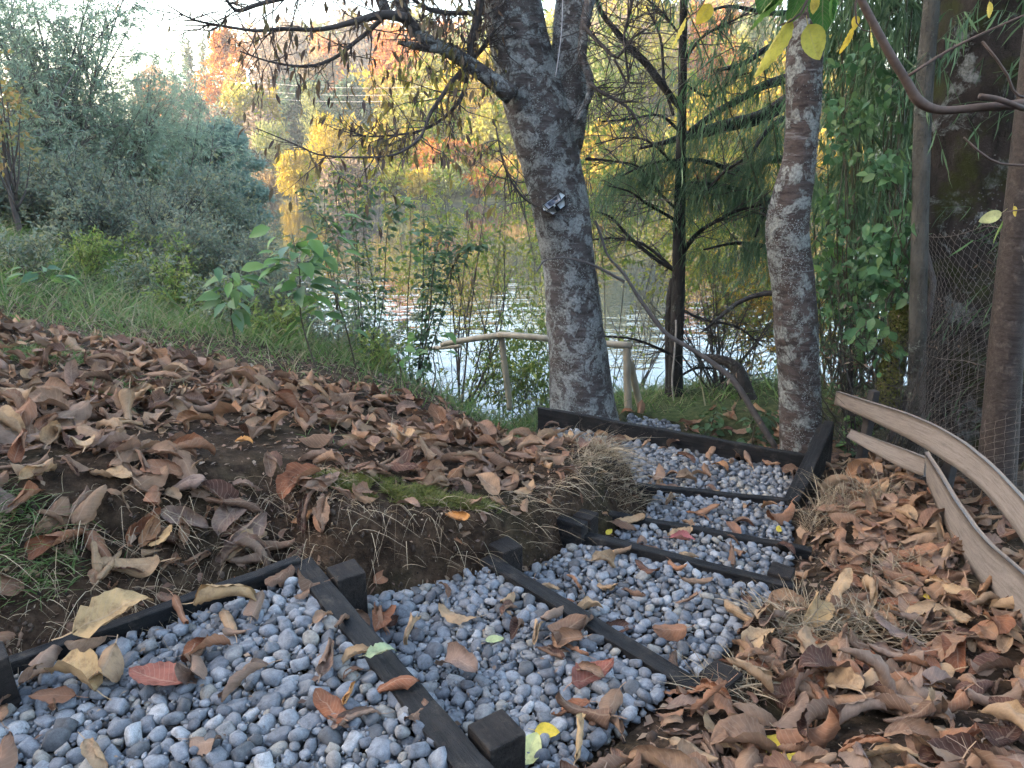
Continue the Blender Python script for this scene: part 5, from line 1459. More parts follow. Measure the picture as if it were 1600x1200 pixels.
ivy('leafy climber with yellow spotted leaves low beside the corner trunk', 1275, 1330, 300, 460, 5.9, 130, .08, 95, m_sap)
mb = MB(); limb(mb, [(1385, 640, 34), (1392, 590, 30), (1400, 540, 30), (1406, 500, 26), (1408, 480, 16)], 4.9, 14, 40, lump=.3)
st = thing('mossy_stump', P(1385, 640, 4.9), 'short stump covered in bright green moss under the ivy', 'stump')
mb.obj('trunk', m_oldbark, st); mb2 = MB(); q, _ = limb(None, [(1385, 640, 36), (1392, 590, 32), (1400, 540, 32), (1406, 500, 28), (1408, 478, 18)], 4.9, 14, 40); flakes(mb2, q, 5000, .022, -.3, 44, 5); o = mb2.obj('moss', m_moss, st); o['kind'] = 'stuff'
# ------------------------------------------------------------------ plank fence, wire fence, pole rail, lamp
def wood_mat(name, c1, c2, knot):
    m, nt, N, Lk, b = new_mat(name)
    uv = N.new('ShaderNodeUVMap'); mp = N.new('ShaderNodeMapping'); mp.inputs['Scale'].default_value = (1.0, 14, 1); Lk.new(uv.outputs[0], mp.inputs[0])
    n1 = texnoise(nt, 7, 8, .7, mp.outputs[0], .6); n2 = texnoise(nt, 3.2, 4, .6, uv.outputs[0])
    n3 = texnoise(nt, 60, 3, .6, mp.outputs[0])
    r = ramp(nt, [tuple(x * .55 for x in c1), c1, c2], pos=[.3, .5, .7]); Lk.new(n1.outputs[0], r.inputs[0])
    k = ramp(nt, [(0, 0, 0), (1, 1, 1)], pos=[.68, .76]); Lk.new(n2.outputs[0], k.inputs[0])
    c = mixc(nt, k.outputs[0], r.outputs[0], knot)
    sc = ramp(nt, [(.6,) * 3, (1.05,) * 3], pos=[.32, .5]); Lk.new(n3.outputs[0], sc.inputs[0])
    Lk.new(mixc(nt, .7, c, sc.outputs[0], 'MULTIPLY'), b.inputs['Base Color']); b.inputs['Roughness'].default_value = .8; b.inputs['Specular IOR Level'].default_value = .25
    bump(nt, n1.outputs[0], .35, .004, b)
    return m
m_plank = wood_mat('weathered_plank', (.20, .165, .142), (.245, .205, .178), (.27, .17, .105))
m_fpost = plain_mat('dark_post', (.035, .03, .028), .9, .35)

def plank(parent, topspec, botspec, Yl, thick=.022, seed=0, n=40):
    """board with its top and bottom edge seen along two pixel lines, depth given per point"""
    T = smooth_path(np.array([P(a, b, Y) for (a, b), Y in zip(topspec, Yl)]), n); B = smooth_path(np.array([P(a, b, Y) for (a, b), Y in zip(botspec, Yl)]), n)
    m = 6
    f = np.linspace(0, 1, m)
    G = T[:, None] * (1 - f)[None, :, None] + B[:, None] * f[None, :, None]
    d = unit(np.gradient(T, axis=0)); nr = unit(np.cross(d, T - B))
    nr = np.where((nr[:, 0:1] > 0), -nr, nr)                 # towards the path
    G = G + nr[:, None] * (.004 * noise(G[..., 0] * 6, G[..., 1] * 6, G[..., 2] * 20, seed=seed, octaves=2))[..., None]
    fr, bk = G, G - nr[:, None] * thick
    V = np.concatenate([fr.reshape(-1, 3), bk.reshape(-1, 3)])
    s = np.concatenate([[0], np.cumsum(np.linalg.norm(np.diff(T, axis=0), axis=1))])
    UV = np.stack([np.repeat(s, m), np.tile(f * .14, n)], -1); UV = np.concatenate([UV, UV + [3.3, .4]])
    I = np.arange(n * m).reshape(n, m)
    q = np.stack([I[:-1, :-1], I[1:, :-1], I[1:, 1:], I[:-1, 1:]], -1).reshape(-1, 4)
    k = n * m
    F = [q, q[:, ::-1] + k]
    for e in (I[:, 0], I[:, -1]): F.append(np.stack([e[:-1], e[1:], e[1:] + k, e[:-1] + k], -1))
    for e in (I[0], I[-1]): F.append(np.stack([e[:-1], e[1:], e[1:] + k, e[:-1] + k], -1))
    return solid('plank', V, F, m_plank, parent, smooth=False, uv=UV)
pf = thing('plank_fence', (2.2, 3.6, -.3), 'low fence of warped weathered planks running down beside the steps', 'fence')
plank(pf, [(1306, 611), (1360, 629), (1420, 648), (1480, 676), (1530, 712), (1575, 755), (1625, 815), (1700, 930)], [(1303, 632), (1358, 656), (1415, 684), (1470, 716), (1520, 752), (1560, 795), (1612, 868), (1690, 1000)], [4.7, 4.25, 3.85, 3.5, 3.15, 2.85, 2.55, 2.2], seed=1)
plank(pf, [(1330, 670), (1370, 686), (1410, 701), (1446, 716)], [(1322, 683), (1362, 706), (1402, 728), (1442, 745)], [4.45, 4.15, 3.88, 3.66], seed=2)
plank(pf, [(1444, 706), (1466, 740), (1500, 795), (1540, 845), (1590, 890), (1660, 950)], [(1448, 755), (1462, 790), (1490, 850), (1528, 906), (1575, 958), (1650, 1045)], [3.6, 3.38, 3.05, 2.72, 2.42, 2.05], seed=3)
for (px, py, Y, h) in ((1335, 690, 4.42, .6), (1452, 790, 3.52, .55), (1648, 930, 2.12, .7)):
    p = P(px, py, Y) + [.06, .03, 0]
    stake((p[0] + .02, p[1]), p[2] + h * .55, h, .05, .3, pf, m_fpost, seed=int(px), lean=(.03, .02))
mb = MB(); limb(mb, [(1328, 680, 9), (1329, 640, 9), (1329, 590, 9), (1330, 560, 8)], 5.3, 4, 8)
o = mb.obj('fence_post', m_fpost, loc=P(1328, 690, 5.3)); tag(o, 'thin dark post standing before the water at the end of the planks', 'post')

# chain-link wire, sagging
m_wire = plain_mat('rusty_wire', (.13, .105, .088), .7, .4, 40, 0)
wf = thing('wire_fence', (2.35, 3.5, 0), 'sagging rusty chain link fence in front of the old trunk', 'fence')
def wsurf(s, h):
    """s along 0..1 (far to near), h up 0..1"""
    bx = np.interp(s, [0, .5, 1], [2.52, 2.36, 2.02]); by = np.interp(s, [0, .5, 1], [5.0, 3.6, 1.9])
    z0 = np.interp(s, [0, .5, 1], [-.42, -.22, -.02])
    sag = .10 * np.sin(s * 7) + .05 * np.sin(s * 19 + 1)
    H = np.interp(s, [0, .3, .6, 1], [1.42, 1.45, 1.32, 1.35]) + sag * .6
    lean = .20 * np.sin(h * 2.4) + .07 * np.sin(s * 11 + h * 4) + .05 * np.sin(h * 9 + s * 5)
    return np.stack([bx + lean, by + .05 * np.sin(h * 7 + s * 3), z0 + H * h], -1)
nw, nz = 92, 24
wp = []
for k in range(nw):
    h = np.linspace(0, 1, nz * 2 + 1); zig = (np.arange(nz * 2 + 1) % 2) * 1.0
    s = (k + (zig if k % 2 else 1 - zig) * 1.03 - .015) / nw
    p = wsurf(s, h); p[:, 0] += .003 * np.where(zig > 0, 1, -1)
    wp.append(p)
wp = np.array(wp)
V, F = tubes(wp, np.full(wp.shape[:2], .0013), 3); o = solid('wire_mesh', V, [F], m_wire, wf)
for h0 in (0.02, .5, .985):
    s = np.linspace(0, 1, 60); V, F = tube(wsurf(s, np.full(60, h0)), np.full(60, .0018), 4); solid('strand', V, F, m_wire, wf)
for s0 in (0.02, .62):
    h = np.linspace(-.1, 1.06, 6); p = wsurf(np.full(6, s0), np.clip(h, 0, 1)); p[:, 2] = np.linspace(p[0, 2] - .15, p[-1, 2] + .05, 6); p[:, 0] += .03
    V, F = tube(p, np.full(6, .022), 7); solid('post', V, F, m_twig_grey, wf)

# pole handrail down by the lake
m_rail = plain_mat('bamboo_pole', (.31, .265, .20), .65, .35, 14, .2, .003, stretch=(1, 1, .3))
hr = thing('pole_handrail', P(793, 640, 7.0), 'handrail of pale debarked poles between grass and lake behind the big cherry', 'handrail')
def pole(name, spec, Y, dY=0.0, sides=10):
    mb = MB(); limb(mb, spec, Y, sides, 16, dY=dY, lump=.05, seed=int(spec[0][0])); return mb.obj(name, m_rail, hr)
pole('rail', [(690, 538, 9), (735, 530, 9.5), (786, 523, 10.5)], 7.2, -.3); pole('rail', [(780, 523, 10.5), (825, 526, 10.5), (905, 534, 10.5), (987, 540, 11)], 6.88, -.45)
pole('rail', [(660, 546, 6), (690, 543, 7), (720, 540, 7)], 7.6, -.2)
pole('post', [(783, 524, 10), (787, 560, 10), (793, 604, 10), (797, 640, 10)], 6.95); pole('post', [(980, 536, 12), (980, 590, 12), (982, 650, 12)], 6.45); pole('brace', [(984, 562, 11), (992, 600, 11), (1004, 650, 11)], 6.6, .2)

# faceted solar lamp on the cherry trunk
m_black = plain_mat('black_plastic', (.012, .013, .016), .45, .1, 20, 0); m_white = plain_mat('frosted_panel', (.42, .45, .46), .35, .05, 20, 0); m_cell = plain_mat('solar_cell', (.06, .07, .10), .25, .3, 60, 0, spec=.6); m_frame = plain_mat('grey_frame', (.30, .32, .36), .4, .05, 20, 0)
lc = P(866, 317, 5.49); lw = 34 / FPX * proj(lc)[2]
lamp = thing('solar_lamp', lc, 'small faceted solar lamp tilted on the cherry trunk', 'lamp')
def lamp_part(name, poly_front, mat, zoff=0.0, depth=None, parent=None):
    """polygon in lamp plane units (x right, y up, z towards camera), extruded backwards"""
    a = math.radians(33); ca, sa = math.cos(a), math.sin(a)
    W = []
    for (x, y, z) in poly_front:
        xx, yy = x * ca - y * sa, x * sa + y * ca
        W.append(lc + np.array([xx, -z - zoff, yy]) * lw)
    W = np.array(W); n = len(W)
    if depth is None:
        ctr = W.mean(0); W2 = W + [0, .012, 0]
    else: W2 = W + [0, depth, 0]
    V = np.vstack([W, W2]); F = [np.arange(n).reshape(1, -1), np.arange(n, 2 * n)[::-1].reshape(1, -1), np.array([[i, (i + 1) % n, (i + 1) % n + n, i + n] for i in range(n)])]
    return solid(name, V, F, mat, parent or lamp, smooth=False)
hous = lamp_part('housing', [(-.56, .22, 0), (.50, .28, 0), (.62, .02, 0), (.36, -.42, 0), (-.36, -.45, 0), (-.62, -.02, 0)], m_black, 0, .06)
pfr = lamp_part('panel_frame', [(-.44, .20, .16), (.38, .25, .16), (.30, -.04, .30), (-.36, -.06, .30)], m_frame, 0)
lamp_part('solar_panel', [(-.30, .17, .20), (.24, .20, .20), (.20, .0, .30), (-.25, -.01, .30)], m_cell, .02, None, pfr)
lamp_part('light_panel', [(.40, .24, .15), (.49, .25, .04), (.59, .02, .06), (.34, -.03, .29)], m_white, .0)
lamp_part('light_panel', [(-.46, .19, .15), (-.54, .19, .04), (-.59, -.03, .06), (-.40, -.06, .29)], m_white, .0)
lamp_part('light_panel', [(.06, -.14, .28), (.34, -.08, .27), (.50, -.05, .10), (.34, -.37, .06), (.10, -.38, .08)], m_white, .0)
lamp_part('light_panel', [(-.10, -.14, .28), (-.38, -.11, .27), (-.52, -.08, .10), (-.34, -.40, .06), (-.12, -.39, .08)], m_white, .0)
bm = bmesh.new(); bmesh.ops.create_uvsphere(bm, u_segments=12, v_segments=8, radius=.055 * lw); me = bpy.data.meshes.new('sensor'); bm.to_mesh(me); bm.free(); me.materials.append(m_white)
o = bpy.data.objects.new('sensor', me); o.parent = hous; o.location = (0.0, -.33 * lw, -.10 * lw); COL.objects.link(o)
# cable running up the fork
mb = MB(); limb(mb, [(868, 120, 1.6), (874, 80, 1.6), (878, 40, 1.6), (880, -20, 1.6)], 5.36, 5, 20); o = mb.obj('cable', plain_mat('grey_cable', (.4, .4, .42), .5, .05, 20, 0), loc=P(868, 120, 5.36)); tag(o, 'thin pale cable running up the fork of the cherry', 'cable')
# ------------------------------------------------------------------ left bank thicket, far shore trees, power line, haze
def crown_cloud(c, rad, nclump, nleaf, L, W, seed, droop=.2, kind='kite', shape='round', clump=.34, upw=0.0):
    """leaf faces gathered in clumps spread through an uneven crown"""
    r = np.random.default_rng(seed)
    d = rand_unit(nclump, r); q = r.random(nclump) ** .42
    cc = d * q[:, None]
    if shape == 'cone':
        z = r.random(nclump) ** 1.5; a = r.uniform(0, 6.283, nclump); rr_ = (1 - z) * np.sqrt(r.random(nclump)) * 1.0
        cc = np.stack([np.cos(a) * rr_, np.sin(a) * rr_, z * 2 - 1], -1)
    elif shape == 'tall':
        cc[:, 2] = r.uniform(-1, 1, nclump); k = np.sqrt(np.clip(1 - np.abs(cc[:, 2]) ** 2.2, .05, 1)); cc[:, :2] *= k[:, None]
    cs = clump * r.uniform(.5, 1.25, nclump)
    w = r.choice(nclump, nleaf, p=cs ** 2 / (cs ** 2).sum())
    off = rand_unit(nleaf, r) * (r.random(nleaf) ** .45)[:, None] * cs[w][:, None]
    loc = cc[w] + off * [1, 1, .75]
    pos = np.asarray(c) + loc * np.asarray(rad)
    dd = unit(rand_unit(nleaf, r) + unit(loc) * .5 + [0, 0, upw - droop])
    LL = L * r.uniform(.6, 1.3, nleaf)
    return leaf_faces(pos, dd, rand_unit(nleaf, r) + [0, 0, .5], LL, LL * W, kind, .15), np.asarray(c) + cc * np.asarray(rad)

_fm = {}
def far_mat(col, trans):
    if str(col) not in _fm: _fm[str(col)] = leaf_mat('far_foliage', [tuple(min(1, v * 1.2) for v in c) for c in col], trans)
    return _fm[str(col)]

def crown_tree(name, label, base, H, width, col, seed, nleaf=5000, L=.3, W=.6, shape='round', cat='tree', trunk_h=.3, group=None, bark=None, nclump=70, clump=.34, trans=.45, droop=.2, limbs=9, upw=0.0, kind='kite'):
    r = np.random.default_rng(seed)
    base = np.asarray(base, float)
    th_ = thing(name, base, label, cat, group)
    c = base + [0, 0, H * (trunk_h + 1) / 2]; rad = np.array([width / 2, width / 2 * .9, H * (1 - trunk_h) / 2])
    (V, F), tips = crown_cloud(c, rad * .9, nclump, int(nleaf * (.46 if base[1] > 30 else 1)), L * (1.4 if base[1] > 30 else 1), W, seed, droop, kind, shape, clump, upw)
    mat = col if isinstance(col, bpy.types.Material) else far_mat(col, trans)
    o = solid('crown', V, F, mat, th_, smooth=False)
    mb = MB(); R0_ = max(.02, H * .018)
    top = base + [0, 0, H * (.9 if shape in ('cone', 'tall') else .62)]
    V, F = tube(np.array([base - [0, 0, .2], base * .5 + top * .5 + r.normal(0, .02 * H, 3) * [1, 1, 0], top]), [R0_, R0_ * .7, R0_ * .2], 8, 12); mb.add(V, F)
    mb.obj('trunk', bark or m_fbark, th_)
    sel = tips[r.choice(len(tips), min(limbs, len(tips)), replace=False)]
    mb = MB()
    for tpt in sel:
        f = r.uniform(.25, .75); s = base * (1 - f) + top * f
        V, F = tube(np.array([s, s * .5 + tpt * .5 + [0, 0, -.04 * H], tpt]), [R0_ * .4, R0_ * .25, R0_ * .08], 5, 8); mb.add(V, F)
    o = mb.obj('limbs', bark or m_fbark, th_); o['kind'] = 'stuff'
    return th_
m_fbark = plain_mat('far_bark', (.09, .07, .06), .9, .3, 4, 0)
# -- left bank: hazy willow thicket in shade
m_wil = leaf_mat('willow_leaves', [(.24, .32, .22), (.30, .39, .27), (.37, .44, .32), (.27, .35, .24), (.43, .46, .30)], .5)
m_dkb = leaf_mat('dark_bush_leaves', [(.14, .20, .16), (.18, .25, .20), (.22, .29, .22), (.15, .21, .17)], .45)
m_brm = leaf_mat('bramble_leaves', [(.15, .20, .14), (.20, .26, .18), (.24, .25, .17), (.16, .21, .16), (.33, .31, .15), (.25, .26, .20)], .4)
m_aut = leaf_mat('yellow_orange_leaves', [(.32, .27, .08), (.38, .22, .09), (.25, .25, .10), (.18, .22, .10)], .5)
def bush_at(name, label, px, top, Y, wpx, col, seed, n, L, W, shape='round', trunk_h=.05, cat='bush', **k):
    x = P(px, top, Y)[0]; b = np.array([x, Y, float(terrain(np.array([x]), np.array([Y]))[0]) - .05])
    H = max(P(px, top, Y)[2] - b[2], Y * .028 if Y > 30 else .4); dep = proj(P(px, 300, Y))[2]
    return crown_tree(name, label, b, H, wpx / FPX * dep, col, seed, n, L, W, shape, cat, trunk_h, **k)
def wisp(name, label, px, top, Y, spread, nst, L, W, per, mat, seed, twl=.8, per1=14, cat='bush', droop=.35, rad=.014, up=.3):
    b = at_ground(px, Y); H = P(px, top, Y)[2] - b[2]
    return shrub(name, label, b, H, spread, nst, twl, L, W, per, mat, m_wtwig, seed, droop, per1=per1, rad=rad, up=up, cat=cat)
m_wtwig = plain_mat('pale_brush_twig', (.16, .135, .12), .9, .3)
wisp('willow', 'tall grey green willow with feathery leaves filling the corner by the sky', 95, -90, 12.5, 1.9, 20, .115, .15, 16, m_wil, 301, 1.0, 18, 'tree', rad=.025)
wisp('willow', 'lower willow spreading right of the tall grey green willow', 205, 95, 14.0, 1.6, 15, .115, .15, 16, m_wil, 302, .9, 15, 'tree', rad=.02)
wisp('willow', 'willow leaning out of the picture behind the orange tinted leaves', -30, -60, 10.5, 1.5, 14, .10, .15, 15, m_wil, 303, .9, 15, 'tree', rad=.02)
wisp('willow', 'loose willow between the lower willow and the dark blue green bush', 285, 165, 15.0, 1.3, 12, .115, .15, 14, m_wil, 333, .8, 13, 'tree', rad=.018)
bush_at('autumn_shrub', 'shrub with yellow and orange leaves at the picture edge', -22, 60, 8.8, 90, m_aut, 304, 420, .075, .5, nclump=40, clump=.3, trunk_h=.3)
bush_at('evergreen_bush', 'dark blue green bush at the water edge below the orange tree', 322, 172, 16.5, 150, m_dkb, 305, 14000, .13, .28, nclump=90, clump=.25, droop=-.1, limbs=14)
bush_at('evergreen_bush', 'dark bush drooping towards the lake beside the yellow reflection', 365, 262, 17.5, 110, m_dkb, 306, 9000, .13, .3, nclump=60, clump=.3)
wisp('bramble', 'grey green bramble in front of the willows at the picture edge', 40, 235, 9.6, 0.93, 14, .075, .42, 5, m_brm, 307, 0.43, 13, 'bush', .2, .006)
wisp('bramble', 'tangled bramble with brown stems below the lower willow', 170, 262, 10.6, 0.98, 14, .075, .42, 5, m_brm, 308, 0.48, 13, 'bush', .2, .006)
wisp('bramble', 'bramble with pale leaves in front of the dark blue green bush', 282, 272, 11.6, 0.83, 14, .08, .42, 5, m_brm, 309, 0.52, 13, 'bush', .2, .006)
wisp('bramble', 'low bramble running down to the lake shore', 350, 318, 12.0, 0.66, 14, .075, .42, 5, m_brm, 310, 0.54, 13, 'bush', .2, .006)
wisp('bramble', 'low weedy bramble behind the small sapling', 420, 425, 8.6, 0.51, 14, .06, .42, 5, m_brm, 311, 0.39, 13, 'bush', .2, .006)
wisp('bramble', 'weedy bush in the grass left of the small sapling', 255, 350, 9.0, 0.51, 14, .06, .42, 5, m_brm, 312, 0.36, 13, 'bush', .2, .006)
wisp('bramble', 'dense weeds on the slope under the leggy shrubs', 560, 500, 8.4, 0.53, 14, .055, .42, 5, m_brm, 313, 0.38, 13, 'bush', .2, .006)
shrub('dead_thicket', 'dry brown stems standing among the brambles', at_ground(120, 9.8), 1.3, 1.1, 12, .5, .05, .4, 1, m_brm, m_tang, 320, per1=10, rad=.008, cat='thicket')
shrub('dead_thicket', 'dry brown stems standing at the grass edge under the brambles', at_ground(225, 9.4), 1.1, 1.0, 12, .5, .05, .4, 1, m_brm, m_tang, 321, per1=10, rad=.008, cat='thicket')
shrub('dead_thicket', 'pinkish dead weeds standing before the lake inlet', at_ground(420, 9.5), 1.0, .8, 12, .45, .04, .3, 0, m_brm, m_tang, 322, per1=10, rad=.006, cat='thicket')

for k_, (px, top, Y, w, lab) in enumerate([(50, 285, 9.4, 190, 'leafy weeds at the grass edge near the bright seedling'), (170, 300, 9.6, 190, 'weedy bramble in front of the dry brown stems'), (265, 315, 9.8, 170, 'bramble mound above the small sapling'), (345, 345, 9.2, 150, 'bramble reaching the edge of the lake inlet'), (400, 372, 9.8, 110, 'last low bramble before the open water')]):
    wisp('bramble', lab, px, top, Y, w / 1186 * Y * .5, 14, .055, .42, 5, m_brm, 340 + k_, .38, 13, 'bush', .2, .006)
for k_, (px, Y, h_, lab) in enumerate([(30, 6.6, .4, 'rough weeds in the grass at the picture edge'), (120, 7.2, .45, 'rough weeds in the grass beside the bright seedling'), (200, 7.0, .4, 'weeds with reddish stems in the middle of the grass'), (265, 6.6, .45, 'weeds in the grass beside the small sapling'), (330, 6.4, .4, 'weeds right behind the small sapling'), (420, 6.0, .4, 'weeds between the small and the tall sapling'), (480, 6.6, .5, 'tall weeds in front of the lake inlet'), (590, 6.0, .35, 'weeds at the foot of the leggy shrubs'), (90, 8.4, .6, 'high weeds under the brambles by the picture edge'), (230, 8.2, .6, 'high weeds under the brambles in the middle')]):
    shrub('weed_clump', lab, at_ground(px, Y), h_, .35, 11, .2, .05, .4, 3, m_gy if k_ % 2 else m_brm, m_stem, 800 + k_, .2, per1=6, rad=.003, cat='weeds', up=.4)
# -- far shore
ORG = [(.26, .085, .012), (.31, .115, .018), (.33, .145, .026), (.24, .072, .012)]
PEA = [(0.216, 0.125, 0.067), (0.25, 0.154, 0.086), (0.192, 0.106, 0.058), (0.24, 0.134, 0.058)]
YEL = [(.25, .175, .008), (.30, .215, .014), (.27, .205, .018), (.22, .16, .010)]
PGR = [(0.13, 0.15, 0.05), (0.17, 0.18, 0.065), (0.11, 0.135, 0.05), (0.19, 0.19, 0.06)]
YGR = [(.15, .145, .018), (.19, .17, .02), (.125, .135, .02), (.215, .175, .018)]
DGR = [(0.03, 0.06, 0.04), (0.045, 0.08, 0.05), (0.06, 0.09, 0.055)]
BRN = [(0.12, 0.09, 0.066), (0.156, 0.114, 0.078), (0.096, 0.072, 0.054)]
FAR = [  # name, label, px, top py, Y, width px, colours, shape, leaves, size
    ('yellow_bush', 'bright yellow round bush at the far waterline with its reflection', 458, 226, 74, 84, YEL, 'round', 7000, .34, dict(upw=.8, W=.28, nclump=60)),
    ('yellow_bush', 'yellow bush with upright shoots above the round yellow bush', 518, 166, 79, 80, YEL, 'round', 5000, .36, dict(upw=1.2, W=.25)),
    ('willow_bush', 'pale green bush with upright shoots above the yellow bushes', 420, 186, 84, 70, PGR, 'round', 5000, .36, dict(upw=1.2, W=.25)),
    ('poplar_tree', 'narrow pale green tree in front of the dark conifers', 484, 132, 92, 42, PGR, 'tall', 4000, .36, dict(upw=.6, W=.3)),
    ('autumn_tree', 'tall glowing orange tree beside the sky gap', 345, 44, 112, 92, ORG, 'tall', 11000, .45, dict(nclump=130, clump=.26)),
    ('autumn_tree', 'golden tree merging into the lower half of the tall orange tree', 372, 100, 105, 60, [(0.298, 0.192, 0.034), (0.326, 0.221, 0.048), (0.264, 0.163, 0.034)], 'round', 5000, .42, {}),
    ('autumn_tree', 'yellow green tree below the tall orange tree', 372, 125, 98, 76, YGR, 'round', 5000, .4, {}),
    ('autumn_tree', 'small yellow topped tree beside the pale pylon', 417, 133, 100, 46, YEL, 'round', 3500, .4, {}),
    ('conifer_tree', 'tall dark conifer against the sky gap', 290, 56, 125, 44, [(.05, .075, .05), (.08, .10, .06), (.06, .085, .05)], 'cone', 5000, .55, dict(W=.3, droop=.5)),
    ('conifer_tree', 'shorter dark conifer beside the tall one', 268, 80, 128, 36, [(.05, .075, .05), (.08, .10, .06), (.06, .085, .05)], 'cone', 3500, .55, dict(W=.3, droop=.5)),
    ('conifer_tree', 'conifer half hidden behind the tall orange tree', 314, 62, 130, 30, [(.05, .075, .05), (.09, .11, .06)], 'cone', 3000, .55, dict(W=.3, droop=.5)),
    ('autumn_tree', 'hazy peach tree lowest along the skyline', 228, 88, 150, 44, PEA, 'round', 3500, .6, {}),
    ('autumn_tree', 'hazy peach tree on the skyline beside the conifers', 252, 100, 145, 44, PEA, 'round', 3500, .6, {}),
    ('autumn_tree', 'pinkish tree below the conifers on the far bank', 255, 122, 118, 60, PEA, 'round', 4000, .5, {}),
    ('autumn_tree', 'salmon coloured tree low on the far bank above the dark bush', 240, 138, 108, 56, ORG, 'round', 4000, .45, {}),
    ('shade_tree', 'dull brown tree in shade between the pink tree and the tall orange tree', 290, 135, 108, 50, BRN, 'round', 4000, .45, {}),
    ('bare_thicket', 'brownish thicket under the tall orange tree', 345, 165, 96, 80, BRN, 'round', 4500, .4, {}),
    ('bare_thicket', 'grey brown thicket below the pale pylon', 405, 165, 93, 60, BRN, 'round', 4000, .4, {}),
    ('conifer_tree', 'broad blue green conifer above the yellow bushes', 448, 106, 104, 60, DGR, 'round', 5000, .5, {}),
    ('conifer_tree', 'blue green conifer in the middle of the dark row', 492, 112, 106, 60, DGR, 'round', 5000, .5, {}),
    ('conifer_tree', 'blue green conifer next to the cherry branches', 545, 120, 100, 70, DGR, 'round', 5000, .5, {}),
    ('reed_bank', 'tawny reeds and low brush along the far waterline left of the yellow bush', 410, 268, 76, 60, [(0.173, 0.115, 0.048), (0.144, 0.096, 0.048), (0.202, 0.144, 0.048)], 'round', 3000, .4, dict(upw=1.0, W=.2)),
    ('bare_thicket', 'grey brown brush along the waterline right of the yellow bush', 545, 225, 68, 90, BRN, 'round', 5000, .34, {}),
    ('bare_thicket', 'grey green brush between yellow bush and evergreen bush', 385, 235, 82, 60, [(0.048, 0.058, 0.038), (0.067, 0.072, 0.048), (0.096, 0.082, 0.048)], 'round', 4000, .36, {}),
    ('autumn_tree', 'orange tree on the hill above the cherry branch tip', 395, 28, 165, 60, PEA, 'round', 4000, .65, {}),
    ('autumn_tree', 'peach tree on the hill in the fork of the hanging branches', 505, 38, 150, 60, ORG, 'round', 4000, .6, {}),
    ('autumn_tree', 'orange crown glowing behind the cherry branch', 603, 32, 120, 60, ORG, 'round', 4000, .5, {}),
    ('autumn_tree', 'rust coloured tree on the hill behind the blue green conifers', 455, 20, 175, 80, BRN, 'round', 4000, .7, {}),
    ('autumn_tree', 'brown tree on the hill above the row of conifers', 545, 15, 170, 90, BRN, 'round', 4500, .7, {}),
    ('autumn_tree', 'brown hillside tree next to the tall orange tree', 425, 62, 140, 70, BRN, 'round', 4500, .6, {}),
    ('autumn_tree', 'brown hillside tree above the poplar', 490, 72, 130, 70, [(0.134, 0.096, 0.058), (0.144, 0.106, 0.048)], 'round', 4500, .55, {}),
    ('autumn_tree', 'yellow tree seen through the hanging cherry leaves', 680, 60, 99, 130, YGR, 'round', 7000, 0.46, {}),
    ('autumn_tree', 'golden tree close to the left of the big cherry trunk', 745, 40, 91, 130, YEL, 'round', 7000, 0.45, {}),
    ('autumn_tree', 'yellow green tree on the far bank below the hanging leaves', 640, 150, 91, 120, YGR, 'round', 7000, 0.45, {}),
    ('autumn_tree', 'yellow bush on the far bank behind the solar lamp trunk', 780, 170, 83, 130, YGR, 'round', 7000, 0.41, {}),
    ('orange_bush', 'orange bush glowing low on the far waterline beside the cherry trunk', 790, 290, 80, 110, [(0.298, 0.144, 0.024), (0.326, 0.202, 0.034), (0.288, 0.24, 0.038)], 'round', 5000, 0.39, {}),
    ('autumn_tree', 'green and yellow tree right of the forked trunk', 940, 20, 85, 150, PGR, 'round', 8000, 0.43, {}),
    ('autumn_tree', 'yellow tree low between the cherry and the thin dark tree', 940, 185, 77, 130, YEL, 'round', 7000, 0.39, {}),
    ('autumn_tree', 'olive tree behind the tangle of twigs', 1015, -20, 91, 150, YGR, 'round', 8000, 0.45, {}),
    ('autumn_tree', 'bright yellow tree framed by the dark boughs', 1130, 120, 77, 150, YEL, 'round', 8000, 0.39, {}),
    ('autumn_tree', 'orange red tree above the bright yellow tree', 1120, 40, 91, 110, ORG, 'round', 5000, 0.45, {}),
    ('autumn_tree', 'golden tree behind the corner trunk', 1215, 60, 83, 140, YEL, 'round', 6000, 0.41, {}),
    ('autumn_tree', 'yellow green bush on the waterline behind the thin dark tree', 1030, 215, 75, 150, YGR, 'round', 7000, 0.38, {}),
    ('autumn_tree', 'golden bush on the waterline right of the thin dark tree', 1150, 230, 72, 150, [(0.24, 0.182, 0.024), (0.202, 0.173, 0.029), (0.264, 0.158, 0.024)], 'round', 7000, 0.38, {}),
    ('autumn_tree', 'rust gold tree showing beside the ivy wall', 1310, 200, 75, 150, YEL, 'round', 6000, 0.40, {}),
    ('autumn_tree', 'tall olive tree closing the view above the forked trunk', 860, -40, 97, 150, YGR, 'round', 6000, 0.46, {}),
    ('autumn_tree', 'dull green tree on the hill above the golden tree', 720, -10, 100, 130, PGR, 'round', 5000, .45, {}),
]
for k, (nm, lab, px, top, Y, w, col, shp, nl_, sz, kw) in enumerate(FAR):
    if 615 < px < 900 and top < 120: top = top * .8 + 30
    kw = dict(kw); W_ = kw.pop('W', .6)
    bush_at(nm, lab, px, top, Y, w, col, 400 + k, nl_, sz, W_, shp, trunk_h=.04 if 'bush' in nm or 'thicket' in nm or 'reed' in nm else .12, cat='tree' if 'tree' in nm else 'bush', group='trees and bushes on the far shore', **kw)

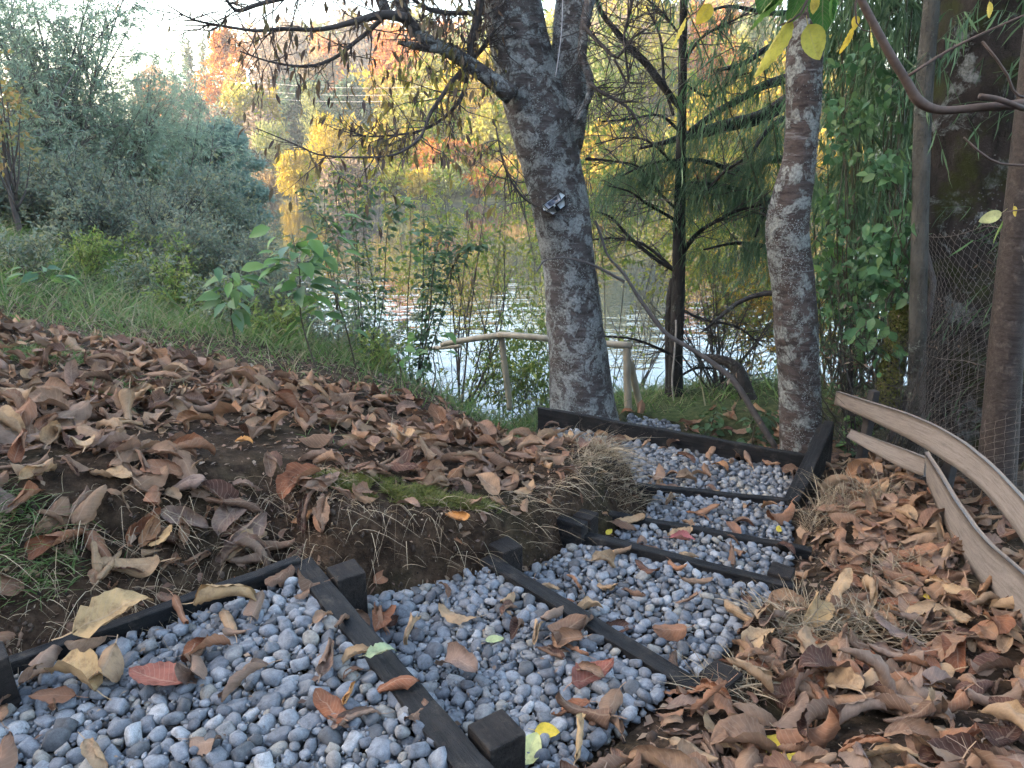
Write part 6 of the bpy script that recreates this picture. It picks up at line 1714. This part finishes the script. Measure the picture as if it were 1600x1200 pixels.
WOOD = [(590, 80, 112), (640, -5, 120), (690, 105, 100), (735, 60, 118), (800, 20, 112), (850, 95, 98), (900, 50, 110), (930, 110, 94), (965, -5, 122), (1000, 70, 104), (1045, 20, 118), (1070, 110, 92), (1100, -10, 124), (1150, 45, 108), (1185, 100, 95), (1200, 0, 120), (1255, 40, 105), (1290, 110, 92), (1330, 30, 112), (440, -8, 190), (480, -22, 200), (520, -6, 185), (560, -25, 195), (600, -15, 190), (650, -30, 195), (700, -12, 185), (745, -30, 195), (820, -20, 190), (870, -35, 195), (910, -15, 185), (960, -40, 195), (1010, -25, 190), (1070, -45, 195), (1130, -30, 190), (1190, -45, 195), (610, 190, 84), (700, 215, 80), (830, 205, 82), (890, 190, 84), (980, 195, 82), (1080, 190, 82), (1200, 170, 82), (1260, 190, 80)]
WCOL = [('yellow', YEL), ('olive', YGR), ('pale green', PGR), ('orange', ORG), ('brown', BRN), ('yellow', YEL), ('olive', YGR)]
WHERE = [(530, 'above the dark conifers'), (650, 'behind the hanging cherry leaves'), (770, 'left of the big cherry trunk'), (880, 'behind the forked cherry'), (1000, 'between the fork and the thin dark tree'), (1110, 'behind the thin dark tree'), (1240, 'behind the drooping needles'), (2000, 'behind the bamboo thicket')]
used_ = set()
for k, (px, top, Y) in enumerate(WOOD):
    if px < 900 and top < 120: top = top * .8 + 40
    cw, cc_ = WCOL[(k * 3 + k // 5) % len(WCOL)]; wh_ = [w for lim, w in WHERE if px < lim][0]
    row = 'on the far skyline ' if Y > 180 else 'high on the far hill ' if Y > 105 else ('half way up the far hill ' if Y > 88 else 'low on the far bank ')
    j_ = 0
    while cw + row + wh_ in used_: j_ += 1; cw, cc_ = WCOL[(k + j_) % 5]
    used_.add(cw + row + wh_)
    bush_at('autumn_tree', cw + ' tree ' + row + wh_, px, top, Y, 110 if Y < 150 else 75, cc_, 600 + k, 5000, .0052 * Y, .6, 'round', trunk_h=.1, cat='tree', group='trees and bushes on the far shore')

for k, (px, hgt, w, cw, cc_) in enumerate([(575, 2.2, 60, 'tawny', BRN), (620, 3.0, 70, 'yellow green', YGR), (668, 2.4, 64, 'golden', YEL), (712, 3.2, 70, 'olive', PGR), (755, 2.6, 60, 'bright orange', ORG), (812, 3.0, 64, 'amber', [(0.288, 0.173, 0.029), (0.317, 0.202, 0.038)]), (930, 2.8, 70, 'lemon yellow', YEL), (985, 2.4, 64, 'dull olive', YGR), (1040, 3.0, 70, 'gold', YEL), (1100, 2.6, 70, 'russet', ORG), (1160, 3.0, 70, 'mustard', YEL), (1300, 2.6, 80, 'pale amber', YEL)]):
    x_ = (px - 800) / FPX * 72; Y_ = float(far_shore(np.array([x_]))[0]) + 1.2
    bb_ = np.array([(px - 800) / FPX * Y_ / CP * .99, Y_, 0]); bb_[2] = float(terrain(bb_[:1], bb_[1:2])[0]) - .1
    crown_tree('shore_bush', cw + ' bush low on the far waterline', bb_, hgt, w / FPX * Y_, cc_, 700 + k, 3000, .32, .5, 'round', 'bush', .03, group='trees and bushes on the far shore', upw=.5)

# pale pylon and wires
pt = thing('utility_pole', at_ground(389, 100), 'pale pole rising beside the yellow topped tree on the far bank', 'pole')
b_ = at_ground(389, 100); tp_ = P(388, 108, 100)
V, F = tube(np.array([b_, tp_]), [.28, .2], 8); solid('shaft', V, F, plain_mat('pale_pole', (.55, .54, .52), .7), pt)
V, F = tube(np.array([tp_ + [-1.1, 0, -1.6], tp_ + [1.1, 0, -1.6]]), [.09, .09], 6); solid('crossarm', V, F, bpy.data.materials['pale_pole'], pt)
for k, dz in enumerate((-1.4, -2.4, -3.2)):
    a = tp_ + [.3, -.3, dz]; e = P(760, 128 + k * 9, 88)
    s = np.linspace(0, 1, 24)[:, None]
    pts = a * (1 - s) + e * s - np.array([0, 0, 1]) * (4 * s * (1 - s)) * .7
    V, F = tube(pts, np.full(24, .011), 4)
    o = solid('power_line', V, F, plain_mat('power_cable', (.5, .5, .52), .6, .05, 5, 0), loc=tuple(a)); tag(o, ('topmost', 'middle', 'lowest')[k] + ' power line strung across the dark conifers', 'power line', 'power lines')

# haze: one closed box of even air round everything
def haze_box(lo, hi, dens):
    m, nt, N, Lk, b = new_mat('haze_air'); N.remove(b)
    v = N.new('ShaderNodeVolumePrincipled'); v.inputs['Color'].default_value = (.90, .94, 1.0, 1); v.inputs['Density'].default_value = dens; v.inputs['Anisotropy'].default_value = .2
    Lk.new(v.outputs[0], N['Material Output'].inputs['Volume'])
    V = np.array([(x, y, z) for z in (lo[2], hi[2]) for y in (lo[1], hi[1]) for x in (lo[0], hi[0])], float)
    F = [np.array([[0, 2, 3, 1], [4, 5, 7, 6], [0, 1, 5, 4], [2, 6, 7, 3], [0, 4, 6, 2], [1, 3, 7, 5]])]
    o = solid('haze', V, F, m, smooth=False); return tag(o, 'pale evening haze over the lake', 'haze', kind='stuff')
gb = np.array([ground.data.vertices[i].co[:] for i in range(0, len(ground.data.vertices), 1)]) if False else None
zs_ = GZ; 
haze_box((xs_[0] - 2, ys_[0] - 2, zs_.min() - 1), (xs_[-1] + 2, ys_[-1] + 2, max(zs_.max(), 44) + 4), HAZE)
